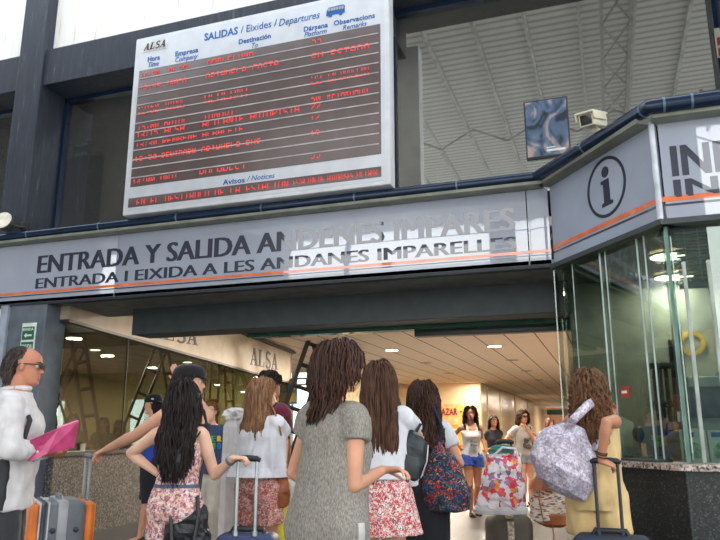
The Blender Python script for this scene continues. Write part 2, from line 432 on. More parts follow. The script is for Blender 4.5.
def hair(P, m, L=.45, n=260, wave=.008, lam=.09, r=.0075, lift=.02, seed=1, bald=False, front=.25, name='hair', part=.0, back=1., zmax=.109, spread=1., fringe=False, stiff=.72):
    n = int(n*1.8); r *= .68
    rnd = random.Random(seed); mb = MB(); s, hs = P.s, P.hs; HP, HR, hc = P.HP, P.HR, P.hc; inv = HR.transposed()
    k = 0; tries = 0
    while k < n and tries < n*30:
        tries += 1
        phi = rnd.uniform(-pi, pi); z = rnd.uniform(-.08, zmax); hl = hline(abs(phi), bald)
        if z < hl+.003: continue
        k += 1
        lf = .004+lift*rnd.random()**1.3
        p0 = headpt(phi, z); p = HP(p0)
        nr = (HR@V((p0.x*1.6, p0.y+.008, p0.z*.6))).normalized()
        sd = 1 if p0.x > part else -1
        back_ = .55+.5*rnd.random() if abs(phi) < 1.7 else .2
        if fringe and abs(phi) < .7: back_ = -.6
        lat = sd*(.9 if z > .05 else .25) if abs(phi) < 1.45 else sin(phi)*.30+rnd.uniform(-.18, .18)
        dr = (HR@V((lat, -back_, -.35)))
        dr = (dr-nr*dr.dot(nr)).normalized()*.9+nr*.25; dr.normalize()
        Ls = L*rnd.uniform(.80, 1.03)*s; st = .016*s*max(1, 1); ns = max(4, int(Ls/st)); pts = []; rad = []
        ph = rnd.uniform(0, 6.28); wdir = V((rnd.uniform(-1, 1), rnd.uniform(-1, 1), 0)); wv = wave*rnd.uniform(.5, 1.4)
        goesfront = rnd.random() < front
        outx = rnd.uniform(-.05, .08)*spread
        for i in range(ns+1):
            fr = i/ns
            off = wdir*(wv*sin(2*pi*i*st/lam+ph)*min(1, i/5))
            pts.append(p+off); rad.append(r*s*(1.0 if fr < .75 else lerp(1, .3, (fr-.75)/.25))*(.6 if i == 0 else 1))
            q = inv@(p-hc)/hs
            down = V((0, 0, -1))+(HR@V((sd if abs(phi) < 1.6 else sin(phi), 0, 0)))*outx*(1 if q.z < -.03 else 0)
            dr = (dr*stiff+down*(1-stiff)); dr.normalize()
            p = p+dr*st
            q = inv@(p-hc)/hs                                   # keep clear of the skull
            if q.z > -.12:
                e = V((q.x/(.079+lf), (q.y+.010)/(.102+lf), (q.z-.0)/(.114+lf)))
                if q.y > .0 and q.z < .03: e.y *= .93
                if e.length < 1:
                    e.normalize(); q2 = V((e.x*(.079+lf), e.y*(.102+lf)-.010, e.z*(.114+lf)))
                    p = hc+HR@(q2*hs)
                elif q.z < .06 and abs(phi) < 1.75 and q.y > .035 and not fringe:       # drawn away from the face
                    p = p+HR@V((sd*.004, -.008, 0))*hs
            if p.z < 1.46*s:                                   # lies on the back or the chest
                hw, hd, yc = interp(P.T, min(p.z, 1.43*s), s); hw = hw*P.fat+.03*s; hd = hd*P.fat+.018*s+lf*.7
                b0 = P.B(V((0, yc, p.z)))
                x = p.x-b0.x; y = p.y-b0.y
                if abs(x) < hw:
                    lim = hd*sqrt(max(0, 1-(x/hw)**2))
                    if abs(y) < lim:
                        f_ = (y > 0 and goesfront)
                        tgt = lim if f_ else -lim
                        p = V((p.x, b0.y+lerp(y, tgt, .6), p.z))
        mb.tube(pts, rad, 5, True)
    o = obj(name, mb, m, P.root, world=False); return o
def drape(me, amp, sc=(11, 11, 3), seed=0):
    me.update(); of = V((seed*3.1, seed*1.7, 0))
    ns = [v.normal.copy() for v in me.vertices]
    for v, n in zip(me.vertices, ns):
        c = v.co; q = V((c.x*sc[0], c.y*sc[1], c.z*sc[2]))+of
        v.co = c+n*amp*(noise.noise(q)+.5*noise.noise(q*2.3))
def garment(P, name, mb, m, vox=.008, amp=.006, sc=(11, 11, 4), it=2, seed=1, label=None):
    me = evaluate(mb, vox, it); drape(me, amp, sc, seed)
    return link(name, me, m, P.root, world=False, label=label)
def torso_shell(P, mb, z0, z1, e=.012, wmin=0, dmin=0, flare=0, pleat=0, nple=9, n=40, zt=None, asym=0, top_e=None):
    s = P.s; m = max(4, int((z1-z0)/.03)); rings = []
    for i in range(m+1):
        z = lerp(z0, z1, i/m); hw, hd, yc = interp(P.T, z); hw *= P.fat; hd *= P.fat; ee = e if top_e is None else lerp(e, top_e, sm(.6, 1, i/m))
        if not P.male and 1.12 < z < 1.32: hd += .02*math.exp(-((z-1.22)/.06)**2); yc += .012*math.exp(-((z-1.22)/.06)**2)
        k = sm(1.36, 1.26, z)
        hw = max(hw, wmin*k)+ee; hd = max(hd, dmin*k)+ee
        q = (1-i/m); hw += flare*q; hd += flare*q*.8
        rings.append([P.B(V((cos(2*pi*j/n)*hw*(1+pleat*q*sin(nple*2*pi*j/n)), sin(2*pi*j/n)*hd*(1+pleat*q*sin(nple*2*pi*j/n))+yc, z))*s) for j in range(n)])
    mb.loft(rings); return mb
def sleeves(P, mb, f=.5, r=(.064, .062), which=(1, -1), fore=0., rf=.045):
    s = P.s*(1+(P.fat-1)*.7)
    for g in which:
        S, E, W = P.S[g], P.E[g], P.Wr[g]
        mb.ball(S+V((-.014*g, 0, -.002))*s, r[0]*s*1.0, 16, 12)
        mb.tube([S, S.lerp(E, f*.5), S.lerp(E, f)], [r[0]*s*.97, lerp(r[0], r[1], .5)*s, r[1]*s], 18)
        if fore:
            mb.ball(E, rf*s*1.06, 14, 10); mb.tube([E, E.lerp(W, fore*.5), E.lerp(W, fore)], [rf*s, rf*s*1.02, rf*s*.92], 16)
def shirt(P, m, z0=.86, z1=1.425, e=.013, sleeve=.5, r=(.064, .060), fore=0., name='t_shirt', amp=.006, seed=1, vox=.008, **k):
    mb = MB(); torso_shell(P, mb, z0, z1, e, **k)
    if sleeve: sleeves(P, mb, sleeve, r, fore=fore)
    return garment(P, name, mb, m, vox, amp, seed=seed)
def tank(P, m, z0=.86, z1=1.30, e=.012, name='tank_top', amp=.005, seed=1, sw=.018, sp=.085, vox=.008, **k):
    mb = MB(); torso_shell(P, mb, z0, z1, e, **k); s = P.s
    for q in (-1, 1): mb.tube([P.B(V((sp*q, y, z))*s) for y, z in ((.088, 1.26), (.078, 1.32), (.045, 1.395), (-.01, 1.418), (-.06, 1.395), (-.092, 1.33), (-.09, 1.26))], sw*s, 10, flat=(1, 1))
    return garment(P, name, mb, m, vox, amp, seed=seed)
def skirt(P, m, z1=1.02, z0=.62, flare=.06, e=.012, pleat=.05, nple=11, name='skirt', amp=.005, seed=2, vox=.008, label=None):
    s = P.s; mb = MB(); rings = []; k = 16; n = 88
    for i in range(k+1):
        t = i/k; z = lerp(z1, z0, t); hw, hd, yc = interp(P.T, max(z, .885))
        hw = max(hw*P.fat*P.hips, .05)+e+flare*t; hd = max(hd*P.fat*P.hips, .05)+e+flare*t*.8
        rings.append([P.B(V((cos(2*pi*j/n)*hw*(1+pleat*t*sin(nple*2*pi*j/n+seed)), sin(2*pi*j/n)*hd*(1+pleat*t*sin(nple*2*pi*j/n+seed))+yc, z))*s) for j in range(n)])
    mb.loft(rings[::-1]); return garment(P, name, mb, m, vox, amp, seed=seed, label=label)
def legwear(P, m, z1=1.0, zl=.0, e=.014, re=.018, flare=.0, name='trousers', amp=.006, seed=3, vox=.008):
    """zl: fraction of thigh (0-1) or thigh plus shin (1-2) that the legs cover"""
    s = P.s; mb = MB(); torso_shell(P, mb, .80, z1, e); lf = s*(1+(P.fat-1)*.7)*P.hips
    for g in (1, -1):
        h, k, a = P.Hip[g], P.K[g], P.A[g]; f = min(1, zl); q = re*s
        mb.ball(h, .088*lf+q, 16, 12)
        pts = [h+V((0, 0, .03*s)), h.lerp(k, f*.3), h.lerp(k, f*.65), h.lerp(k, f)]; R = [.088*lf+q, .088*lf+q, lerp(.088, .070, f)*lf+q+flare*.5*s, lerp(.088, .054, f)*lf+q+flare*s]
        mb.tube(pts, R, 18)
        if zl > 1:
            f = zl-1; mb.ball(k, .054*lf+q, 14, 10); bk = V((0, -.008*s, 0))
            mb.tube([k, k.lerp(a, f*.3)+bk, k.lerp(a, f*.7)+bk, k.lerp(a, f)], [.054*lf+q, .056*lf+q, .045*lf+q+flare*.5*s, .040*lf+q+flare*s], 18)
    return garment(P, name, mb, m, vox, amp, (14, 14, 9), seed=seed)
def shoes(P, up, sole, name='shoe', low=1.):
    s = P.s
    for g in (1, -1):
        a = P.A[g]; d = V((g*.12, 1, 0)).normalized(); r_ = d.cross(V((0, 0, 1))); base = V((a.x, a.y, 0)); mb = MB(); rg = []
        for y, hw, z in ((-.072, .020, .05), (-.06, .033, .085), (-.02, .037, .092), (.03, .040, .085), (.08, .044, .066), (.13, .045, .052), (.165, .036, .044), (.182, .018, .034)):
            ring = []
            for k in range(16):
                c, q = cos(2*pi*k/16), sin(2*pi*k/16); zz = .022+(z*low-.022)*max(0, q)**.8 if q > 0 else .022+q*.004
                ring.append(base+(d*y+r_*(c*hw*(1-.28*max(0, q)))+V((0, 0, zz)))*s)
            rg.append(ring)
        mb.loft(rg); sh = obj(name, mb, up, P.root, world=False)
        so = MB(); rg = []
        for z, q in ((.001, .96), (.004, 1.04), (.020, 1.05), (.024, 1.0)):
            ring = []
            for k in range(28):
                c, w = cos(2*pi*k/28), sin(2*pi*k/28); y = .055+w*.130*q; hw = (.036+.011*sm(-.07, .1, y)-.02*sm(.12, .19, y))
                ring.append(base+(d*y+r_*c*hw*q*(1.05)+V((0, 0, z)))*s)
            rg.append(ring)
        so.loft(rg); obj('sole', so, sole, sh, world=False)
def strap_path(P, mb, pts, w=.014, th=.004):
    mb.tube([P.B(V(p)*P.s) for p in pts], w*P.s, 10, flat=(1, th/w))
def surf(P, ang, z, e=.02):
    """point on the trunk surface (ref. metres), ang 0 = front, 90 = person's right"""
    hw, hd, yc = interp(P.T, z); hw = hw*P.fat+e; hd = hd*P.fat+e
    return V((hw*sin(radians(ang)), yc+hd*cos(radians(ang)), z))
def blob(mb, c, prof, ex=V((1, 0, 0)), ey=V((0, 1, 0)), ez=V((0, 0, 1)), e=2.4, n=40, wob=0., seed=0, sc=9.):
    """soft bag: superellipse rings, prof = (z, half width, half depth, shift)"""
    c, ex, ey, ez = V(c), V(ex).normalized(), V(ey).normalized(), V(ez).normalized(); rg = []
    pr = []
    for a, b in zip(prof[:-1], prof[1:]):
        for j in range(4): pr.append([lerp(p, q, j/4) for p, q in zip(a, b)])
    pr.append(list(prof[-1]))
    for z, hw, hd, sh in pr:
        ring = []
        for k in range(n):
            co, si = cos(2*pi*k/n), sin(2*pi*k/n)
            x = hw*math.copysign(abs(co)**(2/e), co); y = hd*math.copysign(abs(si)**(2/e), si)
            p = c+ex*(x+sh)+ey*y+ez*z
            if wob:
                q = p*sc+V((seed*3.7, seed, 0)); d = (ex*co+ey*si); p = p+d*wob*(noise.noise(q)+.5*noise.noise(q*2.2))
            ring.append(p)
        rg.append(ring)
    mb.loft(rg); return mb
# ================================================================ SETTING
NAVY = mat('navy_steel', (40, 46, 60), .5, .1, .22, 2.5, .15, 40, stretch=(1, 1, .25))
def rusty():
    k = NT('stained_navy_steel'); v = k.coords((5, 5, .5)); k.b.inputs['Roughness'].default_value = .55
    n = k.n('ShaderNodeTexNoise'); n.inputs['Scale'].default_value = 5; n.inputs['Detail'].default_value = 8; n.inputs['Roughness'].default_value = .7; k.l(v, n.inputs['Vector'])
    k.l(k.ramp(n.outputs['Fac'], [(.35, (34, 39, 50)), (.58, (46, 52, 65)), (.66, (70, 73, 80)), (.73, (118, 112, 102))]), k.b.inputs['Base Color']); return k.m
RUST = rusty()
DNAVY = mat('dark_navy_trim', (24, 30, 42), .5)
TUBE = mat('gloss_blue_pipe', (24, 40, 64), .22, .2, .1)
OLIVE = mat('gutter_grey', (120, 122, 108), .5)
def stained_white():
    k = NT('stained_white_panel'); v = k.coords((6, 6, .6)); n = k.n('ShaderNodeTexNoise'); n.inputs['Scale'].default_value = 2.5; n.inputs['Detail'].default_value = 8; k.l(v, n.inputs['Vector'])
    k.l(k.ramp(n.outputs['Fac'], [(.25, (206, 194, 170)), (.36, (240, 237, 228)), (.6, (246, 245, 241))]), k.b.inputs['Base Color']); return k.m
WPAN = stained_white()
PANEL = mat('grey_gloss_panel', (168, 174, 189), .25, 0, .04, 1.2)
PANEL.node_tree.nodes['Principled BSDF'].inputs['Coat Weight'].default_value = 1; PANEL.node_tree.nodes['Principled BSDF'].inputs['Coat IOR'].default_value = 2.4; PANEL.node_tree.nodes['Principled BSDF'].inputs['Coat Roughness'].default_value = .015
BPANEL = mat('grey_booth_panel', (160, 168, 184), .12, 0, .05, 1.5, spec=.6)
INK = mat('dark_vinyl_letter', (34, 38, 58), .3)
ORANGE = mat('orange_stripe', (236, 112, 52), .3)
for m_ in (INK, ORANGE):
    q_ = m_.node_tree.nodes['Principled BSDF'].inputs; q_['Coat Weight'].default_value = 1; q_['Coat IOR'].default_value = 2.0; q_['Coat Roughness'].default_value = .015
BLACK = mat('black_plastic', (30, 31, 34), .45)
DGREY = mat('dark_grey_metal', (52, 60, 62), .5)
HEADER = mat('header_beam', (40, 48, 50), .5)
JOINT = mat('joint_grey', (92, 108, 130), .4, .3)
ALU = mat('aluminium', (176, 186, 188), .32, .75, .06)
CREAM = mat('cream_wall', (206, 194, 160), .8)
BEIGE = mat('beige_wall', (188, 172, 146), .8)
GLASS_UP = glassy('tinted_window_glass', (214, 218, 220), .54, (216, 214, 210), .012)
GLASS_W = glassy('office_glass', (190, 198, 192), .09, (235, 235, 230), .006)
GLASS_B = glassy('booth_glass', (212, 222, 215), .20, (226, 234, 229), .006)
def floor_mat():
    k = NT('polished_grey_tile'); v = k.coords((1, 1, 1)); b = k.b; b.inputs['Roughness'].default_value = .42; b.inputs['Specular IOR Level'].default_value = .05
    br = k.n('ShaderNodeTexBrick'); br.offset = 0; k.l(v, br.inputs['Vector']); br.inputs['Scale'].default_value = 1; br.inputs['Brick Width'].default_value = .6; br.inputs['Row Height'].default_value = .6
    br.inputs['Mortar Size'].default_value = .006; br.inputs['Color1'].default_value = lin((66, 67, 68)); br.inputs['Color2'].default_value = lin((61, 63, 64)); br.inputs['Mortar'].default_value = lin((76, 78, 80))
    n = k.n('ShaderNodeTexNoise'); n.inputs['Scale'].default_value = 120; k.l(v, n.inputs['Vector'])
    m = k.n('ShaderNodeMix'); m.data_type = 'RGBA'; m.blend_type = 'OVERLAY'; m.inputs[0].default_value = .35
    k.l(br.outputs['Color'], m.inputs[6]); k.l(n.outputs['Fac'], m.inputs[7]); k.l(m.outputs[2], b.inputs['Base Color']); return k.m
FLOOR = floor_mat()
def ceil_mat():
    k = NT('slatted_ceiling_tile'); v = k.coords(); b = k.b; b.inputs['Roughness'].default_value = .7
    s = k.n('ShaderNodeSeparateXYZ'); k.l(v, s.inputs['Vector'])
    def stripes(o, per, w, off=0.):
        a = k.n('ShaderNodeMath', operation='ADD'); a.inputs[1].default_value = off+100*per; k.l(o, a.inputs[0])
        d = k.n('ShaderNodeMath', operation='DIVIDE'); d.inputs[1].default_value = per; k.l(a.outputs[0], d.inputs[0])
        f = k.n('ShaderNodeMath', operation='FRACT'); k.l(d.outputs[0], f.inputs[0])
        l = k.n('ShaderNodeMath', operation='LESS_THAN'); l.inputs[1].default_value = w/per; k.l(f.outputs[0], l.inputs[0]); return l.outputs[0], f.outputs[0]
    jx, _ = stripes(s.outputs['X'], .62, .028, .105); jy, fy = stripes(s.outputs['Y'], .21, .014)
    n = k.n('ShaderNodeTexNoise'); n.inputs['Scale'].default_value = 1.6; n.inputs['Detail'].default_value = 3; mp = k.coords((1, 9, 1)); k.l(mp, n.inputs['Vector'])
    c = k.ramp(n.outputs['Fac'], [(.3, (232, 210, 188)), (.7, (243, 223, 203))])
    m1 = k.n('ShaderNodeMix'); m1.data_type = 'RGBA'; k.l(jy, m1.inputs[0]); k.l(c, m1.inputs[6]); m1.inputs[7].default_value = lin((176, 148, 122))
    m2 = k.n('ShaderNodeMix'); m2.data_type = 'RGBA'; k.l(jx, m2.inputs[0]); k.l(m1.outputs[2], m2.inputs[6]); m2.inputs[7].default_value = lin((88, 66, 50))
    k.l(m2.outputs[2], b.inputs['Base Color']); return k.m
CEIL = ceil_mat()
SOFFIT = mat('grey_soffit', (120, 122, 120), .6)
def granite(name, stops, sc): return speck(name, stops, sc, .35)
GRAN = granite('grey_granite', [(0, (40, 40, 40)), (.22, (66, 66, 64)), (.5, (88, 87, 83)), (.72, (116, 113, 107)), (.9, (46, 46, 46))], 62)
PGRAN = granite('pink_granite', [(0, (90, 82, 78)), (.2, (178, 160, 150)), (.5, (206, 192, 182)), (.78, (140, 124, 116)), (.92, (60, 56, 54))], 70)
BGRAN = granite('black_granite', [(0, (22, 26, 25)), (.4, (32, 37, 36)), (.7, (46, 52, 50)), (.93, (78, 84, 80))], 110)
f = MB(); f.box((-45, 1.6, -.2), (40, 60, 0)); struct('floor', f, FLOOR)
f = MB(); f.box((-45, -40, -.2), (40, 1.6, 0)); struct('floor_platform', f, mat('pale_bounce_floor', (196, 194, 188), .8, var=.05))  # pale tone added to bounce daylight up to the unseen canopy
Y0 = 6.3; ZB, ZT = 2.66, 3.372
# --- steel frame of the facade
def col(n, x0, x1, y0, y1, z0, z1, m=RUST):
    b = MB(); b.box((x0, y0, z0), (x1, y1, z1), .012); return struct(n, b, m)
col('trim_1', -6.89, -6.49, 6.3, 6.86, 3.36, 8.5); col('trim_2', 1.245, 1.75, 6.3, 6.86, 3.36, 8.5, NAVY)
b = MB(); b.box((-14, 6.34, 5.48), (-1.95, 6.95, 5.98), .01); b.box((-1.95, 6.34, 5.80), (10, 6.95, 5.98), .01); struct('trim_3', b, RUST)
b = MB(); b.box((-14, 6.45, 5.98), (10, 6.6, 9.0)); struct('wall_upper', b, WPAN)
b = MB()
for x in (-6.47, -1.97, 1.225): b.box((x-.02, 6.74, 3.4), (x+.02, 6.82, 5.8))
for z, xa, xb in ((3.42, -14, 10), (5.46, -14, -1.97), (5.78, -1.97, 10)): b.box((xa, 6.74, z-.03), (xb, 6.82, z+.03))
struct('trim_4', b, TUBE)
b = MB(); b.box((-14, 6.79, 3.36), (10, 6.80, 5.85)); struct('window_1', b, GLASS_UP)
b = MB(); b.box((-14, 9.9, 2.8), (10, 10.1, 7.5)); struct('wall_upper_back', b, mat('upper_room_grey', (150, 150, 146), .8))
b = MB(); b.box((-14, 6.65, 7.3), (10, 10.1, 7.45)); struct('ceiling_upper', b, mat('upper_ceiling', (130, 130, 126), .8))
q0, q1 = onY(60, 162, 9.88), onY(104, 155, 9.88)
b = MB(); b.box((q0.x, 9.84, 2.8), (q1.x, 9.9, q1.z)); struct('door_1', b, mat('upper_door_dark', (44, 46, 48), .4))
# --- fascia with lettering
t = thing('fascia_sign', 'long grey sign over the entrance reading ENTRADA Y SALIDA ANDENES IMPARES', 'sign', (-4.5, Y0, ZB))
seams = [-14, -9.6, -5.1, -.585, -.388]
for a, c in zip(seams[:-1], seams[1:]):
    b = MB(); b.box((a+.004, Y0, ZB), (c-.004, Y0+.06, ZT), .003); obj('panel', b, PANEL, t)
b = MB(); b.box((-14, Y0-.004, 2.768), (-.388, Y0-.001, 2.795)); obj('orange_stripe', b, ORANGE, t, label='orange stripe')
b = MB(); b.box((-14, Y0-.004, 2.742), (-.388, Y0-.001, 2.754)); obj('thin_stripe', b, INK, t, label='thin dark stripe')
b = MB(); b.box((-14, Y0-.006, ZB-.03), (-.388, Y0+.08, ZB)); obj('edge_trim', b, DNAVY, t)
Xp, Zp = V((1, 0, 0)), V((0, 0, 1))
b = MB(); letter(b, 'ENTRADA Y SALIDA ANDENES IMPARES', (-6.22, Y0-.001, 3.005), Xp, Zp, 5.53, .225, 0, th=.002, heavy=.026); obj('lettering', b, INK, t, False, label='upper line of dark lettering')
b = MB(); letter(b, 'ENTRADA I EIXIDA A LES ANDANES IMPARELLES', (-6.22, Y0-.001, 2.822), Xp, Zp, 5.53, .128, 0, th=.002, heavy=.017); obj('lettering', b, INK, t, False, label='lower line of dark lettering')
t = thing('handrail_pipe', 'glossy blue pipe along the top of the long entrance sign', 'pipe', (-4.5, 6.22, 3.4))
b = MB(); b.tube([(-14, 6.2, 3.455), (-.5, 6.2, 3.455)], .05, 16); obj('pipe', b, TUBE, t)
b = MB(); b.box((-14, 6.16, 3.375), (-.42, 6.5, 3.405)); obj('gutter', b, OLIVE, t)
for x in [-6.3+i*1.02 for i in range(6)]:
    b = MB(); b.tube([(x-.008, 6.2, 3.455), (x+.008, 6.2, 3.455)], .052, 16); obj('joint_ring', b, JOINT, t)
b = MB(); b.box((-14, 6.36, 3.30), (10, 6.95, 3.37)); struct('trim_5', b, DNAVY)
CH, KH = 3.15, 1.3176
# --- soffit, header beam, interior ceiling
b = MB(); b.box((-14, 6.3, 2.64), (.4, 7.3, 2.70)); struct('ceiling_soffit', b, SOFFIT)
b = MB(); b.box((-14, 7.3, 2.64), (.4, 7.36, 3.3)); struct('wall_header', b, SOFFIT)
b = MB(); b.box((-5.35, 6.98, 2.33), (-.28, 7.35, 2.645), .006); struct('trim_6', b, HEADER)
b = MB(); b.box((-4.0, 7.36, 2.29), (-.3, 7.52, 2.52), .004); struct('trim_7', b, mat('green_glass_header', (28, 74, 56), .08, spec=1.))
b = MB(); b.box((-30, 7.3, CH), (12, 22, CH+.06)); b.box((-8.3, 22, CH), (12, 66, CH+.06)); struct('ceiling', b, CEIL)
t = thing('hanging_sign', 'dark hanging direction sign box above the doorway with faint black pictograms', 'sign', (-1.2, 7.7, 2.25))
b = MB(); b.box((-2.02, 7.62, 2.245), (-.22, 7.78, 2.355), .005); obj('box', b, mat('dark_sign_green', (26, 36, 36), .35), t)
b = MB(); SG = mat('black_pictogram', (10, 12, 13), .5)
for i, ch in enumerate(('T', '-', 'v', '.', '.', 'o', 'T', '-', '/', '^')):
    b = MB(); letter(b, ch, (-1.93+i*.17, 7.619, 2.275), Xp, Zp, .055, .05, .0, th=.002); obj('pictogram', b, SG, t, False)
# --- ticket office along the passage
WP, WD, WN = V((-6.13, 7.95, 0)), V((-.150, .9887, 0)).normalized(), V((.9887, .150, 0)).normalized()
def onW(x, y, off=0): return onP(x, y, WP+WN*off, WN)
def wpt(Y, z, off=0.):
    u = (Y-WP.y-WN.y*off)/WD.y; p = WP+WD*u+WN*off; return V((p.x, p.y, z))
YE = onW(290, 383).y
zb0, zb1 = onW(60, 317).z, onW(288, 382).z
print('band', zb0, zb1, 'end Y', YE, onW(222, 327), onW(296, 352), 'ledge', onW(85, 459), onW(20, 457))
def wallbox(mb, ya, za, zb, yb, zc, zd, o0, o1):
    """wall slab from ya (z za..zb) to yb (z zc..zd) between offsets o0, o1 from the office wall plane"""
    A = [wpt(ya, za, o0), wpt(ya, zb, o0), wpt(yb, zd, o0), wpt(yb, zc, o0)]; B_ = [wpt(ya, za, o1), wpt(ya, zb, o1), wpt(yb, zd, o1), wpt(yb, zc, o1)]
    mb.add(A+B_, [(0, 1, 2, 3), (7, 6, 5, 4), (0, 4, 5, 1), (1, 5, 6, 2), (2, 6, 7, 3), (3, 7, 4, 0)])
YS = 6.52
b = MB(); wallbox(b, YS, 0, .93, YE, 0, .93, -.25, 0); struct('wall_left', b, GRAN)
b = MB(); wallbox(b, YS, .93, .97, YE, .93, .97, -.28, .05); struct('trim_8', b, BLACK)
b = MB(); wallbox(b, YS, .97, 2.6, YE, .97, 2.5, -.012, -.004); struct('window_2', b, GLASS_W)
b = MB()
for px in (126, 206, 253): y_ = onW(px, 380).y; wallbox(b, y_-.004, .97, 2.5, y_+.004, .97, 2.5, -.02, .002)
struct('trim_9', b, DGREY)
slope = (zb1-zb0)/(onW(288, 382).y-onW(60, 317).y)
zs_ = zb0+slope*(YS-onW(60, 317).y)
t = thing('office_sign_band', 'beige sign band reading ALSA twice along the ticket office wall', 'sign', wpt(9, 2.4))
b = MB(); wallbox(b, YS, zs_, 3.07, YE, zb1, 3.07, -.12, .02); obj('panel', b, mat('beige_sign_panel', (152, 140, 121), .45, var=.05), t, False)
b = MB(); wallbox(b, YS, zs_-.035, zs_, YE, zb1-.035, zb1, -.12, .03); obj('edge_trim', b, BLACK, t, False)
LET = mat('dark_serif_letter', (48, 48, 60), .5)
for (xa, ya, xb, yb, cap) in ((148, 336.5, 197.5, 345.5, 17.0), (250, 364.5, 277.5, 370.0, 17.5)):
    p, q = onW(xa, ya, .021), onW(xb, yb, .021); b = MB()
    h = (onW(xa, ya-cap, .021)-p).length
    logo(b, p, q-p, Zp, (q-p).length, h, th=.006); obj('lettering', b, LET, t, False, label='dark serif letters ALSA')
b = MB(); wallbox(b, YS, 3.07, 3.12, YE+.15, 3.07, 3.12, -.1, .10); struct('trim_10', b, DGREY)
b = MB(); wallbox(b, YS, 3.12, CH, YE, 3.12, CH, -.12, .0); struct('wall_left_top', b, BEIGE)
b = MB(); wallbox(b, YE-.05, 0, CH, YE, 0, CH, -.4, .03); struct('trim_11', b, mat('end_post_brown', (120, 104, 86), .6))
pz = onW(291, 388)
t = thing('poster', 'small blue and yellow notice on the end of the ticket office wall', 'poster', (pz.x, YE, 1.9))
a = wpt(YE-.004, 1.6, .035)
def at_end(px, py): return onP(px, py, wpt(YE-.06, 2, .04), V((0, 1, 0)))
def pix_rect(mb, x0, y0, x1, y1, Y, th=.01):
    p, q, r_, s_ = onY(x0, y0, Y), onY(x1, y0, Y), onY(x1, y1, Y), onY(x0, y1, Y)
    x0, x1, z0, z1 = (p.x+s_.x)/2, (q.x+r_.x)/2, (r_.z+s_.z)/2, (p.z+q.z)/2
    mb.box((x0, Y, z0), (x1, Y+th, z1)); return x0, x1, z0, z1
b = MB(); x0, x1, z0, z1 = pix_rect(b, 288, 379, 297, 404, YE-.1, .03); obj('board', b, mat('poster_blue', (52, 120, 168), .5), t)
b = MB(); b.box((x0+.03, YE-.106, z0+.05), (x1-.03, YE-.101, z0+(z1-z0)*.45)); b.box((x0+.06, YE-.106, z0+(z1-z0)*.55), (x1-.06, YE-.101, z1-.06)); obj('print', b, mat('poster_yellow', (226, 176, 70), .5), t)
# office interior
b = MB(); pl_ = [wpt(7.3, 2.68, -.13), wpt(YE, 2.68, -.13), V((-22, YE, 2.68)), V((-22, 7.3, 2.68))]; b.add(pl_+[p_+V((0, 0, .06)) for p_ in pl_], [(0, 3, 2, 1), (4, 5, 6, 7), (0, 1, 5, 4), (1, 2, 6, 5), (2, 3, 7, 6), (3, 0, 4, 7)]); struct('ceiling_office', b, CEIL)
b = MB(); b.box((-14, 7.37, 2.58), (-6.5, 9.6, 2.675)); struct('ceiling_soffit_reflection', b, mat('brown_soffit_reflection', (74, 58, 40), .7))  # brown slab stands in for the soffit beam's reflection in the glass
OY = 15.2
b = MB(); b.box((-22, OY, 0), (-14.4, OY+.15, 2.68)); b.box((-13.6, OY, 0), (-11.6, OY+.15, 2.68)); b.box((-14.4, OY, 2.0), (-13.6, OY+.15, 2.68)); b.box((-14.4, OY, 0), (-13.6, OY+.15, .5)); b.box((-9.9, OY, 0), (-8.1, OY+.15, 2.68)); b.box((-11.6, OY, 2.0), (-9.9, OY+.15, 2.68)); b.box((-11.6, OY, 0), (-9.9, OY+.15, .5)); struct('wall_office_back', b, mat('ochre_wall', (206, 188, 130), .8, var=.03))
b = MB(); b.box((-11.6, OY+.05, .5), (-9.9, OY+.07, 2.0)); b.box((-14.4, OY+.05, .5), (-13.6, OY+.07, 2.0)); struct('window_3', b, glassy('clear_glass', (245, 250, 250), .06))
b = MB(); b.box((-20.2, 6.6, 0), (-20, OY, 2.68)); struct('wall_office_side', b, CREAM)
# hall shell
SHOP = mat('yellow_shop_front', (242, 178, 48), .5, var=.03)
b = MB(); b.box((-8.3, 28.8, 2.6), (-4.92, 28.9, CH)); b.box((-8.3, 28.8, 0), (-4.92, 28.9, 2.6)); struct('wall_shop', b, mat('shop_cream', (220, 194, 156), .6, var=.03))
b = MB(); b.box((-4.97, 28.9, 0), (-4.89, 62, CH)); struct('wall_back_left', b, mat('hall_cream_glass', (210, 190, 154), .25, var=.03))
b = MB(); b.box((-5, 62, 0), (6, 62.2, CH)); struct('wall_back', b, mat('salmon_wall', (206, 156, 128), .7, var=.03))
b = MB(); b.box((.95, 7.2, 0), (1.1, 62, CH)); struct('wall_right', b, mat('hall_beige', (200, 178, 150), .7, var=.03))
b = MB()
for y in (30.3, 34, 39.5, 46): b.box((-4.89, y, 0), (-4.85, y+.06, CH-.1))
struct('trim_12', b, mat('cream_mullion', (226, 208, 170), .5))
b = MB(); b.box((-4.88, 60.4, 2.55), (.9, 60.8, 2.95)); struct('trim_13', b, mat('green_strip', (30, 96, 72), .4))
b = MB(); b.box((-8.4, 22, 0), (-8.3, 28.9, CH)); struct('wall_far_left', b, CREAM)
for i, yy in enumerate((17.2, )):
    b = MB()
    for x in (-13.4, -11.6, -10.1, -8.9): b.box((x-.03, 21.9, 0), (x+.03, 21.98, CH))
    for z in (2.75, 2.95): b.box((-16, 21.9, z-.03), (-8.3, 21.98, z+.03))
    struct('trim_14', b, mat('window_frame_grey', (140, 140, 136), .5))
b = MB(); b.box((-16, 21.94, .0), (-8.3, 21.95, CH)); struct('window_4', b, glassy('clear_glass_b', (240, 246, 246), .05))
